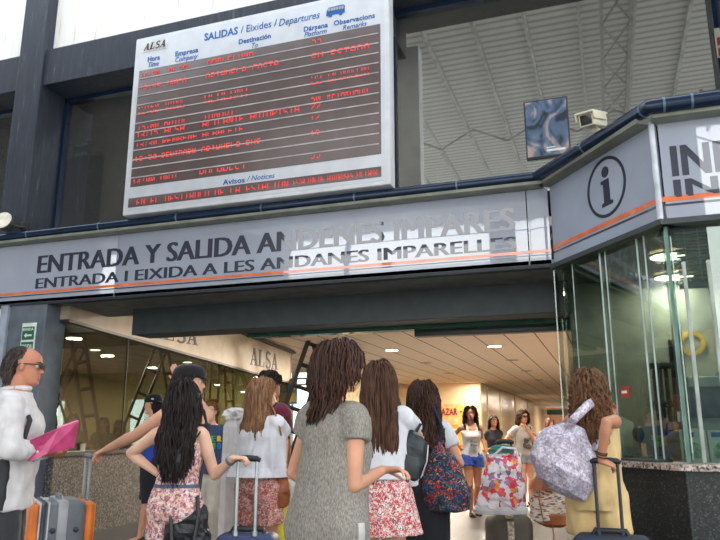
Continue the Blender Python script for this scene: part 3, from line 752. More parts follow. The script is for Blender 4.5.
# shop front parts
t = thing('shop_front', 'yellow shop stall with red BAZAR lettering at the back of the hall', 'shop', (-4.8, 28.7, 0))
b = MB(); pix_rect(b, 437, 424, 468, 540, 28.7, .08); xx = pix_rect(b, 462, 406, 478, 540, 28.65, .1); obj('panel', b, SHOP, t, False)
b = MB(); x0, x1, z0, z1 = pix_rect(b, 436, 404, 462, 425, 28.66, .1); obj('sign_board', b, mat('shop_sign_cream', (226, 178, 120), .5), t, False)
b = MB(); p, q = onY(438.5, 415, 28.65), onY(457.5, 413.6, 28.65); letter(b, 'BAZAR', p, Xp, Zp, q.x-p.x, .27, .03, th=.01); b.box((q.x+.1, 28.64, p.z+.09), (q.x+.19, 28.65, p.z+.16)); obj('lettering', b, mat('red_letter', (150, 34, 34), .5), t, False)
t2 = thing('notice', 'white paper notice on the yellow shop panel under BAZAR', 'notice', onY(449, 436, 28.68))
b = MB(); pix_rect(b, 442, 429, 455, 441, 28.67, .02); obj('sheet', b, mat('paper', (225, 222, 208), .6), t2, False)
b = MB()
for k_ in range(3): pix_rect(b, 443.5, 431+k_*3, 453.5, 432.1+k_*3, 28.66, .004)
obj('print_line', b, mat('paper_print', (120, 120, 118), .6), t2, False)
# --- downlights
LON = glow('lamp_on', (255, 240, 214), 14); LOFF = mat('lamp_off', (128, 104, 84), .4); RIM = mat('lamp_rim', (188, 166, 140), .4)
def downlight(x, y, on, label, z=CH, r=.16):
    t = thing('downlight', label, 'ceiling lamp', (x, y, z), 0, 'downlights in the hall ceiling')
    b = MB(); b.lathe([(r+.03, 0), (r+.03, -.008), (r, -.014), (r, -.002)], (x, y, z), 24); obj('rim', b, RIM, t)
    b = MB(); b.lathe([(.001, -.004), (r, -.004), (r, -.010), (.001, -.010)], (x, y, z), 24); obj('diffuser', b, LON if on else LOFF, t)
def lamp(x, y, z, w, c=(1, .86, .70), size=.3, name='downlight_or_fill_lamp'):
    l = bpy.data.lights.new(name, 'AREA'); l.energy = w; l.size = size; l.color = c; l.shape = 'DISK'
    o = bpy.data.objects.new(name, l); COL.objects.link(o); o.location = (x, y, z); return o
ords = ['nearest', 'second', 'third', 'fourth', 'farthest']
for i, y in enumerate((12.5, 15.1, 18, 21.3, 25.4)):
    downlight((-1.85-.02*i)*KH, y*KH, i == 0, 'round downlight, %s in the right-hand row %s' % (ords[i], 'and glowing' if i == 0 else 'and unlit'))
    downlight((-3.75-.12*(i > 1))*KH, y*KH, i == 0, 'round downlight, %s in the left-hand row %s' % (ords[i], 'and glowing' if i == 0 else 'and unlit'))
for x, y in ((-8.9, 10.6), (-8.6, 13.2)):
    downlight(x, y, True, 'glowing downlight behind the ticket office glass, %s' % ('the nearer' if y < 11 else 'the farther'), 2.68, .10)
# --- ladder-like lattice posts
LATT = mat('black_lattice_steel', (26, 27, 28), .45)
def lattice(label, A, B_, w=.26, r=.035, n=7, m=LATT, w2=None):
    t = thing('lattice_post', label, 'post', (B_[0], B_[1], min(A[2], B_[2])), 0, 'lattice posts')
    A, B_ = V(A), V(B_); d = (B_-A).normalized(); u = (RT-d*RT.dot(d)).normalized(); w2 = w2 or w
    for q in (-.5, .5):
        b = MB(); b.tube([A+u*w*q, B_+u*w2*q], r, 4); obj('rail', b, m, t, False)
    for i in range(n):
        f = (i+.25)/n; p = A.lerp(B_, f); ww = lerp(w, w2, f); b = MB(); b.tube([p-u*ww*.5, p+u*ww*.5], r*.8, 4); obj('rung', b, m, t, False)
def down(px, py, px2, py2, dt): return dep(px, py, dt), dep(px2, py2, dt)
def latt_px(label, x0, y0, x1, y1, dt, zt=2.67, **k):
    A, B_ = dep(x0, y0, dt), dep(x1, y1, dt); f = (zt-B_.z)/(A.z-B_.z); A2 = B_.lerp(A, f)
    g = (A.z-.0)/(A.z-B_.z); B2 = A.lerp(B_, g); lattice(label, A2, B2, **k)
latt_px('black leaning lattice post right of the ALSA sign', 317, 346, 283, 445, 15.4, zt=CH-.01, w=.44, w2=.48, r=.055)
latt_px('black lattice post beside the person in the grey tunic, leaning the other way', 322, 346, 345, 445, 16.0, zt=CH-.01, w=.36, w2=.4, r=.055)
latt_px('lattice post standing in for a reflection, between the exit sign column and the white window', 53, 353, 30, 440, 9.6, w=.16, r=.035)  # from here solid posts stand in for lattice reflections in the office glass
latt_px('steep lattice post standing in for a reflection, in the middle of the office window', 81, 360, 95, 450, 10.3, w=.20, r=.035)
latt_px('lattice post standing in for a reflection, next to the person in the black cap', 151, 374, 121, 450, 11.8, w=.2, r=.03)
latt_px('lattice post standing in for a reflection, just left of the flat cap', 169, 378, 182, 450, 12.3, w=.14, r=.03)
latt_px('left arm of the inverted V lattice standing in for a reflection', 59, 393, 36, 440, 11.7, w=.14, r=.03)
latt_px('right arm of the inverted V lattice standing in for a reflection', 61, 393, 75, 440, 12.3, w=.12, r=.03)
GOLDL = mat('lit_reflection_lattice', (190, 150, 70), .5)  # yellow colour imitates the light on mirrored lattice posts
latt_px('left of two short stand-ins for lit lattice reflections behind the person in the navy t-shirt', 214, 389, 212, 440, 14.0, w=.16, r=.03, m=GOLDL)
latt_px('right of two short stand-ins for lit lattice reflections behind the person in the navy t-shirt', 229, 392, 231, 440, 14.6, w=.16, r=.03, m=GOLDL)
# --- cladding column with the exit sign
b = MB(); b.box((-6.55, 6.3, 0), (-6.02, 6.62, 2.64), .006); struct('trim_15', b, mat('clad_column', (92, 100, 110), .45))
b = MB(); b.box((-6.66, 6.26, 0), (-6.56, 6.6, 2.64), .006); struct('trim_16', b, mat('pale_jamb', (150, 158, 172), .45))
b = MB(); b.box((-14, 6.4, 0), (-6.66, 6.55, 2.64)); struct('wall_facade_left', b, mat('pale_wall', (206, 208, 206), .6))
t = thing('exit_sign', 'green and white exit sign plate on the grey entrance column', 'sign', (-6.23, 6.29, 2.2))
EXW = mat('sign_white', (214, 222, 214), .4); EXG = mat('exit_green', (26, 92, 66), .4)
b = MB(); b.box((-6.335, 6.285, 2.00), (-6.135, 6.299, 2.42), .003); obj('plate', b, EXW, t, False)
b = MB(); b.box((-6.32, 6.281, 2.225), (-6.15, 6.286, 2.375)); b.box((-6.32, 6.281, 2.015), (-6.15, 6.286, 2.20)); obj('field', b, EXG, t, False)
b = MB(); letter(b, 'EIXIDA', (-6.31, 6.2805, 2.33), Xp, Zp, .15, .032, .01, th=.002); letter(b, 'SALIDA', (-6.31, 6.2805, 2.125), Xp, Zp, .15, .05, .012, th=.002)
b.prism([(0, .03), (.035, .06), (.035, .04), (.11, .04), (.11, .02), (.035, .02), (.035, 0)], (-6.29, 6.2805, 2.245), Xp, Zp, (0, -.002, 0)); obj('lettering', b, EXW, t, False)
t = thing('exit_sign', 'dim green exit sign high up behind the tinted glass left of the departures board', 'sign', onY(80, 150, 9.86))
for (ya, yb, w) in ((142, 149, 'SORTIDA'), (151, 158, 'SALIDA')):
    b = MB(); x0, x1, z0, z1 = pix_rect(b, 73, ya, 89, yb, 9.82, .06); obj('field', b, EXG, t, False)
    b = MB(); letter(b, w, (x0+.04, 9.819, z0+.05), Xp, Zp, x1-x0-.08, (z1-z0)*.5, .01, th=.004); obj('lettering', b, EXW, t, False)
t = thing('sign', 'white sign with a blue disc at the left edge beside the entrance column', 'sign', (-6.9, 6.38, 2.2))
b = MB(); b.box((-7.25, 6.37, 1.85), (-6.70, 6.395, 2.62), .004); obj('plate', b, EXW, t, False)
b = MB(); b.lathe([(.001, 0), (.19, 0), (.19, .006), (.001, .006)], (-6.93, 6.37, 2.37), 32, Matrix.Rotation(pi/2, 3, 'X')); obj('disc', b, mat('sky_blue', (40, 168, 214), .4), t)
# --- floodlight
fl = onY(3, 221, 6.1)
t = thing('floodlight', 'round floodlight with a pale lens at the left edge above the long sign', 'lamp', fl)
R_ = Matrix.Rotation(radians(72), 3, 'X')@Matrix.Rotation(radians(12), 3, 'Y')
b = MB(); b.lathe([(.001, -.16), (.05, -.16), (.085, -.08), (.105, -.01), (.112, .0), (.112, .015), (.10, .015)], fl, 28, R_); obj('housing', b, mat('floodlight_grey', (110, 108, 98), .5, .3), t)
b = MB(); b.lathe([(.001, .010), (.085, .010), (.085, .016), (.001, .018)], fl, 28, R_); obj('lens', b, mat('floodlight_lens', (206, 188, 170), .3), t)
b = MB(); b.lathe([(.088, .010), (.112, .010), (.112, .02), (.088, .02)], fl, 28, R_); obj('ring', b, mat('floodlight_ring', (226, 218, 200), .4), t)
b = MB(); b.tube([fl+V((.05, .06, -.04)), fl+V((.16, .1, -.06)), fl+V((.22, .2, -.05))], .018, 8); b.box(fl+V((.12, .14, -.09)), fl+V((.24, .2, .02)), .01); obj('bracket', b, BLACK, t)
# --- departures board
YB = 6.1
def bp(x, y): return onY(x, y, YB)
bx0, bx1, bz0, bz1 = -4.915, -1.825, 3.515, 5.68
t = thing('departures_board', 'large departures board headed SALIDAS with red lit rows', 'display board', (-3.37, 6.2, 3.5))
b = MB(); b.box((bx0, YB, bz0), (bx1, YB+.17, bz1), .018); obj('housing', b, mat('board_case', (206, 208, 212), .35, var=.04), t)
b = MB(); b.box((bx0+.05, YB-.004, bz0+.045), (bx1-.05, YB+.002, bz1-.05), .002); obj('face', b, mat('board_face', (200, 203, 210), .3, var=.03), t)
def rows_px(xl, yl, xr, yr): return bp(xl, yl), bp(xr, yr)
SCRN = mat('screen_brown', (96, 82, 81), .3, var=.05)
sx0, sx1 = bp(139.5, 75).x, bp(380.5, 30).x
sz1, sz0 = bp(139.5, 71.5).z, bp(131, 187.5).z
nz1, nz0 = bp(129, 198.8).z, bp(128, 208).z
b = MB(); b.box((sx0, YB-.012, sz0), (sx1, YB, sz1), .004); obj('screen', b, SCRN, t)
b = MB(); b.box((sx0-.01, YB-.012, nz0), (sx1, YB, nz1), .004); obj('notice_screen', b, SCRN, t)
DIV = mat('row_divider', (176, 170, 170), .5)
lefty = [80.4, 88.9, 97.5, 106.3, 115, 124.2, 133, 141.7, 150.8, 160.2, 168.7, 178]
for yv in lefty:
    z = bp(136, yv).z; b = MB(); b.box((sx0, YB-.016, z-.006), (sx1-.02, YB-.011, z+.006)); obj('row_divider', b, DIV, t, False)
BLU = mat('board_blue', (28, 96, 170), .5)
def btext(txt, xl, yl, xr, cap, bold=0., shear=0., name='lettering'):
    p = bp(xl, yl); z = p.z; k = (bp(xl, yl-cap).z-z); xr_ = None
    w = bp(xr, yl-(xr-xl)*.2).x-p.x
    b = MB(); letter(b, txt, (p.x, YB-.005, z), Xp, Zp, w, k, bold, shear, .003); obj(name, b, BLU, t, False)
btext('SALIDAS', 204.5, 41.0, 238, 7.2, .022); btext('/ Eixides /', 241, 33.5, 277, 7.2); btext('Departures', 279, 26.5, 320, 7.2, 0, .25)
btext('Hora', 148, 62.0, 160, 5.0, .02); btext('Time', 148.5, 67.6, 159, 5, 0, .25)
btext('Empresa', 175.5, 56.8, 198.5, 5, .02); btext('Company', 175.5, 62.6, 198, 5, 0, .25)
btext('Destinación', 239, 44.6, 271, 5, .02); btext('To', 252, 48.5, 258, 5, 0, .25)
btext('Dársena', 304, 32.0, 328, 5, .02); btext('Platform', 304.5, 37.6, 327, 5, 0, .25)
btext('Observacions', 334, 26.0, 375, 5, .02); btext('Remarks', 343, 30.5, 367, 5, 0, .25)
btext('Avisos', 223, 185.2, 245, 5.4, .02); btext('/ Notices', 247, 181.5, 275, 5.4, 0, .25)
p, q = bp(144, 51.5), bp(165.5, 46.5)
b = MB(); b.box((p.x-.03, YB-.007, p.z-.02), (q.x+.03, YB-.004, p.z+.11)); obj('logo_plate', b, mat('logo_white', (226, 226, 226), .4), t, False)
b = MB(); logo(b, (p.x, YB-.008, p.z+.005), Xp, Zp, q.x-p.x, .085, .25, .003); obj('logo_lettering', b, BLACK, t, False)
# bus pictogram
p = bp(326.5, 17.5); w_ = bp(345, 14).x-p.x; h_ = .11
b = MB(); b.prism([(0, .1), (.02, .62), (.12, .95), (.92, 1), (1, .85), (1, .1)], (p.x, YB-.005, p.z), Xp*w_, Zp*h_, (0, -.003, 0)); obj('bus_symbol', b, BLU, t, False)
b = MB()
for i in range(6): b.box((p.x+w_*(.1+.145*i), YB-.011, p.z+h_*.55), (p.x+w_*(.21+.145*i), YB-.008, p.z+h_*.85))
obj('bus_window', b, DIV, t, False)
b = MB()
for fx in (.22, .78): b.lathe([(.001, 0), (.022, 0), (.022, .006), (.001, .006)], (p.x+w_*fx, YB-.004, p.z+h_*.1), 14, Matrix.Rotation(pi/2, 3, 'X'))
obj('bus_wheel', b, BLU, t, False)
F57 = {'A': '01110 10001 10001 11111 10001 10001 10001', 'B': '11110 10001 10001 11110 10001 10001 11110', 'C': '01111 10000 10000 10000 10000 10000 01111', 'D': '11110 10001 10001 10001 10001 10001 11110',
 'E': '11111 10000 10000 11110 10000 10000 11111', 'G': '01111 10000 10000 10011 10001 10001 01111', 'H': '10001 10001 10001 11111 10001 10001 10001', 'I': '01110 00100 00100 00100 00100 00100 01110',
 'L': '10000 10000 10000 10000 10000 10000 11111', 'M': '10001 11011 10101 10101 10001 10001 10001', 'N': '10001 11001 10101 10101 10011 10001 10001', 'O': '01110 10001 10001 10001 10001 10001 01110',
 'P': '11110 10001 10001 11110 10000 10000 10000', 'R': '11110 10001 10001 11110 10100 10010 10001', 'S': '01111 10000 10000 01110 00001 00001 11110', 'T': '11111 00100 00100 00100 00100 00100 00100',
 'U': '10001 10001 10001 10001 10001 10001 01110', 'V': '10001 10001 10001 10001 10001 01010 00100', 'X': '10001 10001 01010 00100 01010 10001 10001', 'Y': '10001 10001 01010 00100 00100 00100 00100',
 '0': '01110 10011 10101 10101 10101 11001 01110', '1': '00100 01100 00100 00100 00100 00100 01110', '2': '01110 10001 00001 00110 01000 10000 11111', '3': '11110 00001 00001 01110 00001 00001 11110',
 '4': '00010 00110 01010 10010 11111 00010 00010', '5': '11111 10000 11110 00001 00001 10001 01110', ':': '00000 00100 00100 00000 00100 00100 00000'}
LED = glow('red_led', (228, 62, 58), .55)
def led(segs, yl, hpx, vis, name='led_row'):
    """one row of dot-matrix characters; only the dot rows in vis are lit, as the refresh shows them"""
    z0 = bp(138, yl).z; z1 = bp(138, yl-hpx).z; du = (z1-z0)/7; b = MB()
    for txt, xl, xr in segs:
        yy = yl-(xl-138)*.185; x0 = bp(xl, yy).x; x1 = bp(xr, yl-(xr-138)*.185).x; cw = (x1-x0)/len(txt); dx = cw/6.2
        for i, ch in enumerate(txt):
            g = F57.get(ch)
            if not g: continue
            for r_, row in enumerate(g.split()):
                if r_ not in vis: continue
                for c_, v in enumerate(row):
                    if v == '1':
                        cx, cz = x0+i*cw+c_*dx, z1-(r_+.5)*du
                        b.box((cx, YB-.0165, cz-du*.40), (cx+dx*.86, YB-.0125, cz+du*.40))
    if b.v: obj(name, b, LED, t, False)
TOP, BOT, ALL = (0, 1, 2), (3, 4, 5, 6), (1, 2, 3, 4)
led([('12:30', 141, 160), ('ALSA', 169, 189), ('BARCELONA', 208, 255), ('33', 312, 323)], 79.5, 8.5, (3, 4, 5))
led([('12:45', 140, 162), ('UNCO', 168, 188), ('ORIHUELA COSTA', 206, 280), ('SU ESTADO', 312, 371)], 95, 8, (0, 1, 2, 3))
led([('12:50', 138, 160), ('VIBAS', 166, 186), ('ALACANT', 205, 251), ('22', 312, 323), ('EN DARSENA', 329, 370)], 115.8, 9, (1, 2, 5, 6))
led([('13:00', 138, 160), ('BUYUL', 165, 189), ('TUNUVI', 204, 236), ('30', 311, 322), ('RETARDADO', 328, 369)], 132, 8.5, (3, 4, 5))
led([('13:15', 137, 159), ('ALSA', 165, 186), ('ALICANTE AUTOPISTA', 203, 301), ('22', 311, 322)], 140.5, 9, (1, 2, 3, 4))
led([('13:30', 136, 158), ('REMBENE', 163, 199), ('ALBACETE', 203, 245), ('12', 311, 321)], 150.0, 8.5, (2, 3, 4))
led([('13:30', 135, 158), ('BENIDORM', 162, 197), ('ORIHUELA BUS', 202, 262), ('12', 311, 321)], 165.5, 8.5, (0, 1, 2, 3))
led([('14:00', 133, 156), ('ONIL', 161, 181), ('BUCAREST', 200, 248), ('33', 311, 322)], 187, 8.5, (1, 2, 3))
led([('EN EL VESTIBULO DE LA ESTACION', 137, 290), ('ESTACION DE AUTOBUSES EN CADA', 294, 378)], 207.5, 8.5, (1, 2, 3, 4), 'led_notice')
b = MB()
for x in (bx0+.6, bx1-.6): b.box((x, YB+.15, bz0+.3), (x+.08, 6.36, bz0+.38)); b.box((x, YB+.15, bz1-.1), (x+.08, 6.36, bz1-.18))
obj('mounting_bracket', b, BLACK, t, False)
# --- poster on the upper glass
def poster_mat():
    k = NT('poster_print'); v = k.coords((2.6, 1, 2.2)); n = k.n('ShaderNodeTexNoise'); n.inputs['Scale'].default_value = 1.5; n.inputs['Detail'].default_value = 3; n.inputs['Distortion'].default_value = 1.6; k.l(v, n.inputs['Vector'])
    k.b.inputs['Roughness'].default_value = .3
    k.l(k.ramp(n.outputs['Fac'], [(.36, (36, 42, 52)), (.42, (66, 88, 116)), (.50, (92, 108, 128)), (.56, (160, 140, 138)), (.66, (176, 156, 152)), (.74, (72, 92, 118))]), k.b.inputs['Base Color']); return k.m
t = thing('poster', 'blue and pink picture poster in a dark frame on the glass left of the camera', 'poster', (-.39, 6.77, 3.87))
b = MB(); b.box((-.60, 6.755, 3.855), (-.17, 6.785, 4.475), .004); obj('frame', b, mat('poster_frame', (36, 40, 52), .4), t, False)
b = MB(); b.box((-.585, 6.752, 3.87), (-.185, 6.756, 4.46)); obj('picture', b, poster_mat(), t, False)
b = MB(); b.box((-.40, 6.750, 3.91), (-.22, 6.7525, 3.93)); b.box((-.40, 6.750, 3.945), (-.32, 6.7525, 3.955)); obj('caption', b, EXW, t, False)
# --- red notice and glass box, upper right
t = thing('notice', 'small red and white notice on the blue column at the top right', 'notice', (1.1, 6.28, 4.5))
b = MB(); b.box((1.20, 6.72, 4.62), (1.5, 6.738, 4.92)); obj('plate', b, mat('notice_cream', (190, 184, 172), .5), t, False)
b = MB(); b.box((1.21, 6.716, 4.63), (1.49, 6.721, 4.71)); b.box((1.21, 6.716, 4.74), (1.49, 6.721, 4.82)); obj('band', b, mat('notice_red', (150, 46, 40), .5), t, False)
gx = onY(702, 100, 5.5)
t = thing('display_case', 'small glass case on the booth roof at the right edge', 'case', (gx.x+.25, 5.6, 3.42))
b = MB(); b.box((gx.x, 5.5, 3.42), (gx.x+.6, 5.8, 3.74)); obj('glass', b, glassy('case_glass', (190, 196, 188), .2), t, False)
b = MB()
for x in (gx.x, gx.x+.6):
    for y in (5.5, 5.8): b.box((x-.012, y-.012, 3.42), (x+.012, y+.012, 3.75))
obj('frame', b, mat('case_frame', (70, 56, 46), .5), t, False)
b = MB(); b.box((gx.x+.08, 5.58, 3.42), (gx.x+.16, 5.68, 3.58), .02); obj('fitting', b, BLACK, t)
# ================================================================ INFORMATION BOOTH
A_, B_, C_ = V((-.37, 6.3, 0)), V((.44, 5.17, 0)), V((3.2, 5.17, 0))
CD = (B_-A_).normalized(); CN = V((CD.y, -CD.x, 0)); CN = -CN if CN.y > 0 else CN     # outward normal of the slanted face
def onC(x, y, off=0): return onP(x, y, A_+CN*off, CN)
ZI0, ZI1 = 2.655, 3.40
def zz(p, z): return V((p.x, p.y, z))
def wall2(mb, p, q, z0, z1, n, o0, o1):
    a, b_ = zz(p, 0)+n*o0, zz(q, 0)+n*o0; c, d = zz(p, 0)+n*o1, zz(q, 0)+n*o1
    mb.add([zz(a, z0), zz(b_, z0), zz(b_, z1), zz(a, z1), zz(c, z0), zz(d, z0), zz(d, z1), zz(c, z1)], [(0, 1, 2, 3), (7, 6, 5, 4), (0, 4, 5, 1), (1, 5, 6, 2), (2, 6, 7, 3), (3, 7, 4, 0)])
FN = V((0, -1, 0))
t = thing('booth_sign', 'grey sign around the information booth with a ringed i and IN lettering', 'sign', (B_.x, B_.y, ZI0))
b = MB(); wall2(b, A_, B_-CD*.012, ZI0, ZI1, CN, -.05, 0); obj('panel', b, BPANEL, t, False)
b = MB(); wall2(b, B_+Xp*.04, C_, ZI0, ZI1, FN, -.05, 0); obj('panel', b, PANEL, t, False)
b = MB(); b.tube([zz(B_, ZI0)+(CN+FN)*.004, zz(B_, ZI1)+(CN+FN)*.004], .022, 12); obj('corner_post', b, mat('pale_corner', (196, 202, 210), .2), t)
for z0, z1, m, nm in ((2.785, 2.822, ORANGE, 'orange_stripe'), (2.752, 2.768, INK, 'thin_stripe')):
    b = MB(); wall2(b, A_, B_, z0, z1, CN, 0, .003); wall2(b, B_, C_, z0, z1, FN, 0, .003); obj(nm, b, m, t, False)
b = MB(); wall2(b, A_-CD*.03, B_+CD*.03, ZI0-.04, ZI0, CN, -.3, .03); wall2(b, B_, C_, ZI0-.04, ZI0, FN, -.3, .03); obj('edge_trim', b, DGREY, t, False)
ic = onC(606, 187); print('i at', ic)
b = MB(); n = 56; rg = []
for k in range(n):
    d = CD*cos(2*pi*k/n)+Zp*sin(2*pi*k/n); rg.append([ic+d*.222+CN*.001, ic+d*.248+CN*.001, ic+d*.248+CN*.004, ic+d*.222+CN*.004])
INKI = mat('dark_ink_matte', (34, 38, 56), .45, spec=.3)
b.loft(rg, closed=True); obj('ring', b, INKI, t, False)
b = MB(); pts = [(-.065, -.155), (.075, -.155), (.075, -.128), (.042, -.122), (.042, .062), (-.062, .062), (-.062, .036), (-.034, .030), (-.034, -.122), (-.065, -.128)]
b.prism(pts, ic+CN*.001, CD, Zp, CN*.003)
b.prism([(.004+.045*cos(2*pi*k/24), .125+.045*sin(2*pi*k/24)) for k in range(24)], ic+CN*.001, CD, Zp, CN*.003); obj('letter_i', b, INKI, t, False)
p1 = onY(672.5, 178, 5.169); p2 = onY(672, 197, 5.169); print(p1, p2, onY(678, 178, 5.169), onY(672.5, 144, 5.169))
zc = onY(672.5, 144, 5.169).z; zl = onY(673, 176.5, 5.169).z
b = MB(); letter(b, 'INFORMACIÓN', (p1.x, 5.169, zl), Xp, Zp, 1.85, zc-zl, 0, th=.002, heavy=.02); obj('lettering', b, INK, t, False)
zc2 = onY(673, 179, 5.169).z; zl2 = onY(673, 197.5, 5.169).z
b = MB(); letter(b, 'INFORMACIÓ', (p1.x, 5.169, zl2), Xp, Zp, 1.85, zc2-zl2, 0, th=.002, heavy=.02); obj('lettering', b, INK, t, False)
t = thing('roof_pipe', 'glossy blue pipe and gutter edging the information booth roof', 'pipe', (B_.x, B_.y, 3.45))
oA, oB, oC = zz(A_, 3.455)+CN*.14-CD*.06, zz(B_, 3.455)+CN*.02+FN*.13, zz(C_, 3.455)+FN*.13
b = MB(); b.tube([oA, oB.lerp(oA, .04), oB, oB.lerp(oC, .02), oC], .055, 16); obj('pipe', b, TUBE, t)
for p, d in ((oA.lerp(oB, .52), CD), (oB.lerp(oA, .03), CD), (oB.lerp(oC, .035), Xp), (oB.lerp(oC, .10), Xp)):
    b = MB(); b.tube([p-d*.008, p+d*.008], .0575, 16); obj('joint_ring', b, JOINT, t)
b = MB(); wall2(b, A_, B_, 3.375, 3.415, CN, -.1, .13); wall2(b, B_, C_, 3.375, 3.415, FN, -.1, .13); obj('gutter', b, OLIVE, t, False)
b = MB(); b.add([zz(A_, 3.39), zz(B_, 3.39), zz(C_, 3.39), V((3.2, 6.3, 3.39)), zz(A_, 3.42), zz(B_, 3.42), zz(C_, 3.42), V((3.2, 6.3, 3.42))], [(0, 3, 2, 1), (4, 5, 6, 7), (0, 1, 5, 4), (1, 2, 6, 5), (2, 3, 7, 6), (3, 0, 4, 7)]); struct('ceiling_booth_roof', b, DGREY)
# glazing
GO = -.06
b = MB(); wall2(b, A_+CD*.02, B_, 1.0, ZI0-.04, CN, GO-.01, GO); struct('window_5', b, GLASS_B)
b = MB(); wall2(b, B_, C_, 1.0, ZI0-.04, FN, GO-.01, GO); struct('window_6', b, GLASS_B)
b = MB(); b.box((-.385, 6.32, .98), (-.375, 7.2, 2.64)); struct('window_7', b, GLASS_B)
b = MB()
for px, w in ((599, .011), (604.5, .008), (637, .011), (644.5, .010), (571, .006)):
    p = onC(px, 250, GO); b.box((p.x-w*.6, p.y-w*.6-.005, 1.0), (p.x+w*.6, p.y+w*.6-.005, ZI0-.04), .002)
struct('trim_17', b, mat('mullion_grey', (150, 162, 160), .35, .6))
b = MB(); p = zz(B_, 0)+(CN+FN)*GO*.55; b.box((p.x-.012, p.y-.012, 1.0), (p.x+.012, p.y+.012, ZI0-.04)); struct('trim_18', b, mat('green_glass_edge', (98, 130, 118), .15))
b = MB()
for px in (690.5, 716): p = onY(px, 330, 5.23); b.box((p.x-.012, 5.215, 1.0), (p.x+.012, 5.24, ZI0-.3), .002)
struct('trim_19', b, mat('mullion_pale', (150, 158, 150), .4, .3))
# blind
t = thing('window_blind', 'grey horizontal slat blind at the top of the booth front window', 'blind', (.75, 5.4, 2.1))
s0, s1 = onY(676, 250, 5.36).x, onY(708, 250, 5.36).x
z = 2.60; sl = mat('blind_slat', (150, 150, 136), .5); b = MB()
while z > 2.24:
    b.box((s0, 5.34, z-.004), (s1, 5.375, z+.004)); z -= .026
obj('slat', b, sl, t, False)
b = MB()
for x in (s0+.06, s1-.06): b.box((x-.002, 5.335, 2.24), (x+.002, 5.34, 2.62))
obj('cord', b, ALU, t, False)
b = MB(); b.box((s0, 5.335, 2.19), (s1, 5.38, 2.225), .004); obj('bottom_rail', b, mat('blind_rail', (140, 144, 140), .4), t)
# booth interior
b = MB(); b.box((-.3, 7.1, 0), (3.2, 7.2, 2.66)); struct('wall_booth_back', b, mat('booth_back_grey', (120, 122, 112), .8))
b = MB(); b.box((3.2, 5.2, 0), (3.3, 7.2, 3.4)); struct('wall_booth_side', b, mat('booth_side', (120, 120, 112), .8))
k = NT('mirrored_corrugation'); v = k.coords(); w = k.n('ShaderNodeTexWave'); w.inputs['Scale'].default_value = 5.; w.bands_direction = 'X'; k.l(v, w.inputs['Vector']); k.b.inputs['Roughness'].default_value = .6
k.l(k.ramp(w.outputs['Fac'], [(0, (84, 86, 76)), (1, (108, 110, 98))]), k.b.inputs['Base Color'])  # stripes painted in place of the corrugated roof's reflection in the booth glass
b = MB(); b.add([zz(A_, 2.62)-CN*.05+Xp*.05, zz(B_, 2.62)-CN*.06, zz(C_, 2.62), V((3.2, 7.1, 2.62)), V((-.3, 7.1, 2.62))], [(0, 1, 2, 3, 4)]); struct('ceiling_booth', b, k.m)
for (px, py, nm) in ((667, 255, 'nearest'), (665, 288, 'middle'), (657, 324, 'farthest')):
    p = onZ(px, py, 2.60)
    if p.y > 6.95: p.y = 6.9
    t = thing('ceiling_light', 'bright oval ceiling light seen through the booth glass, %s of the three' % nm, 'ceiling lamp', p, 0, 'booth ceiling lights')
    b = MB(); b.lathe([(.001, 0), (.13, 0), (.13, -.02), (.001, -.02)], p, 24); obj('diffuser', b, glow('booth_lamp_'+nm, (255, 248, 230), 7), t)
    b = MB(); b.lathe([(.13, .0), (.145, 0), (.145, -.014), (.13, -.014)], p, 24); obj('rim', b, RIM, t)
    lamp(p.x, p.y, p.z-.05, 13, (1, .95, .85), .22)
# counter
def counter(o, z0, z1, inn):
    b = MB(); P0 = [A_+CN*o+CD*.35, B_+CN*o*.4+FN*o*.75, C_+FN*o]; P1 = [A_-CN*inn+CD*.35, B_-CN*inn*.5-FN*inn*.6, C_-FN*inn]
    vs = [zz(p, z0) for p in P0+P1[::-1]]+[zz(p, z1) for p in P0+P1[::-1]]; n = 6
    b.add(vs, [tuple(range(n))[::-1], tuple(range(n, 2*n))]+[(i, (i+1) % n, n+(i+1) % n, n+i) for i in range(n)]); return b
ct = counter(.12, .955, .995, .30); t = obj('counter_top', ct, PGRAN, None, False); tag(t, 'speckled pink granite counter top under the booth windows', 'counter')
ct = counter(.03, 0, .953, .02); o = struct('wall_counter', ct, BGRAN)
b = MB(); p = onY(690, 500, 5.14); b.box((p.x-.004, 5.132, 0), (p.x+.004, 5.15, .955)); struct('trim_20', b, DGREY)
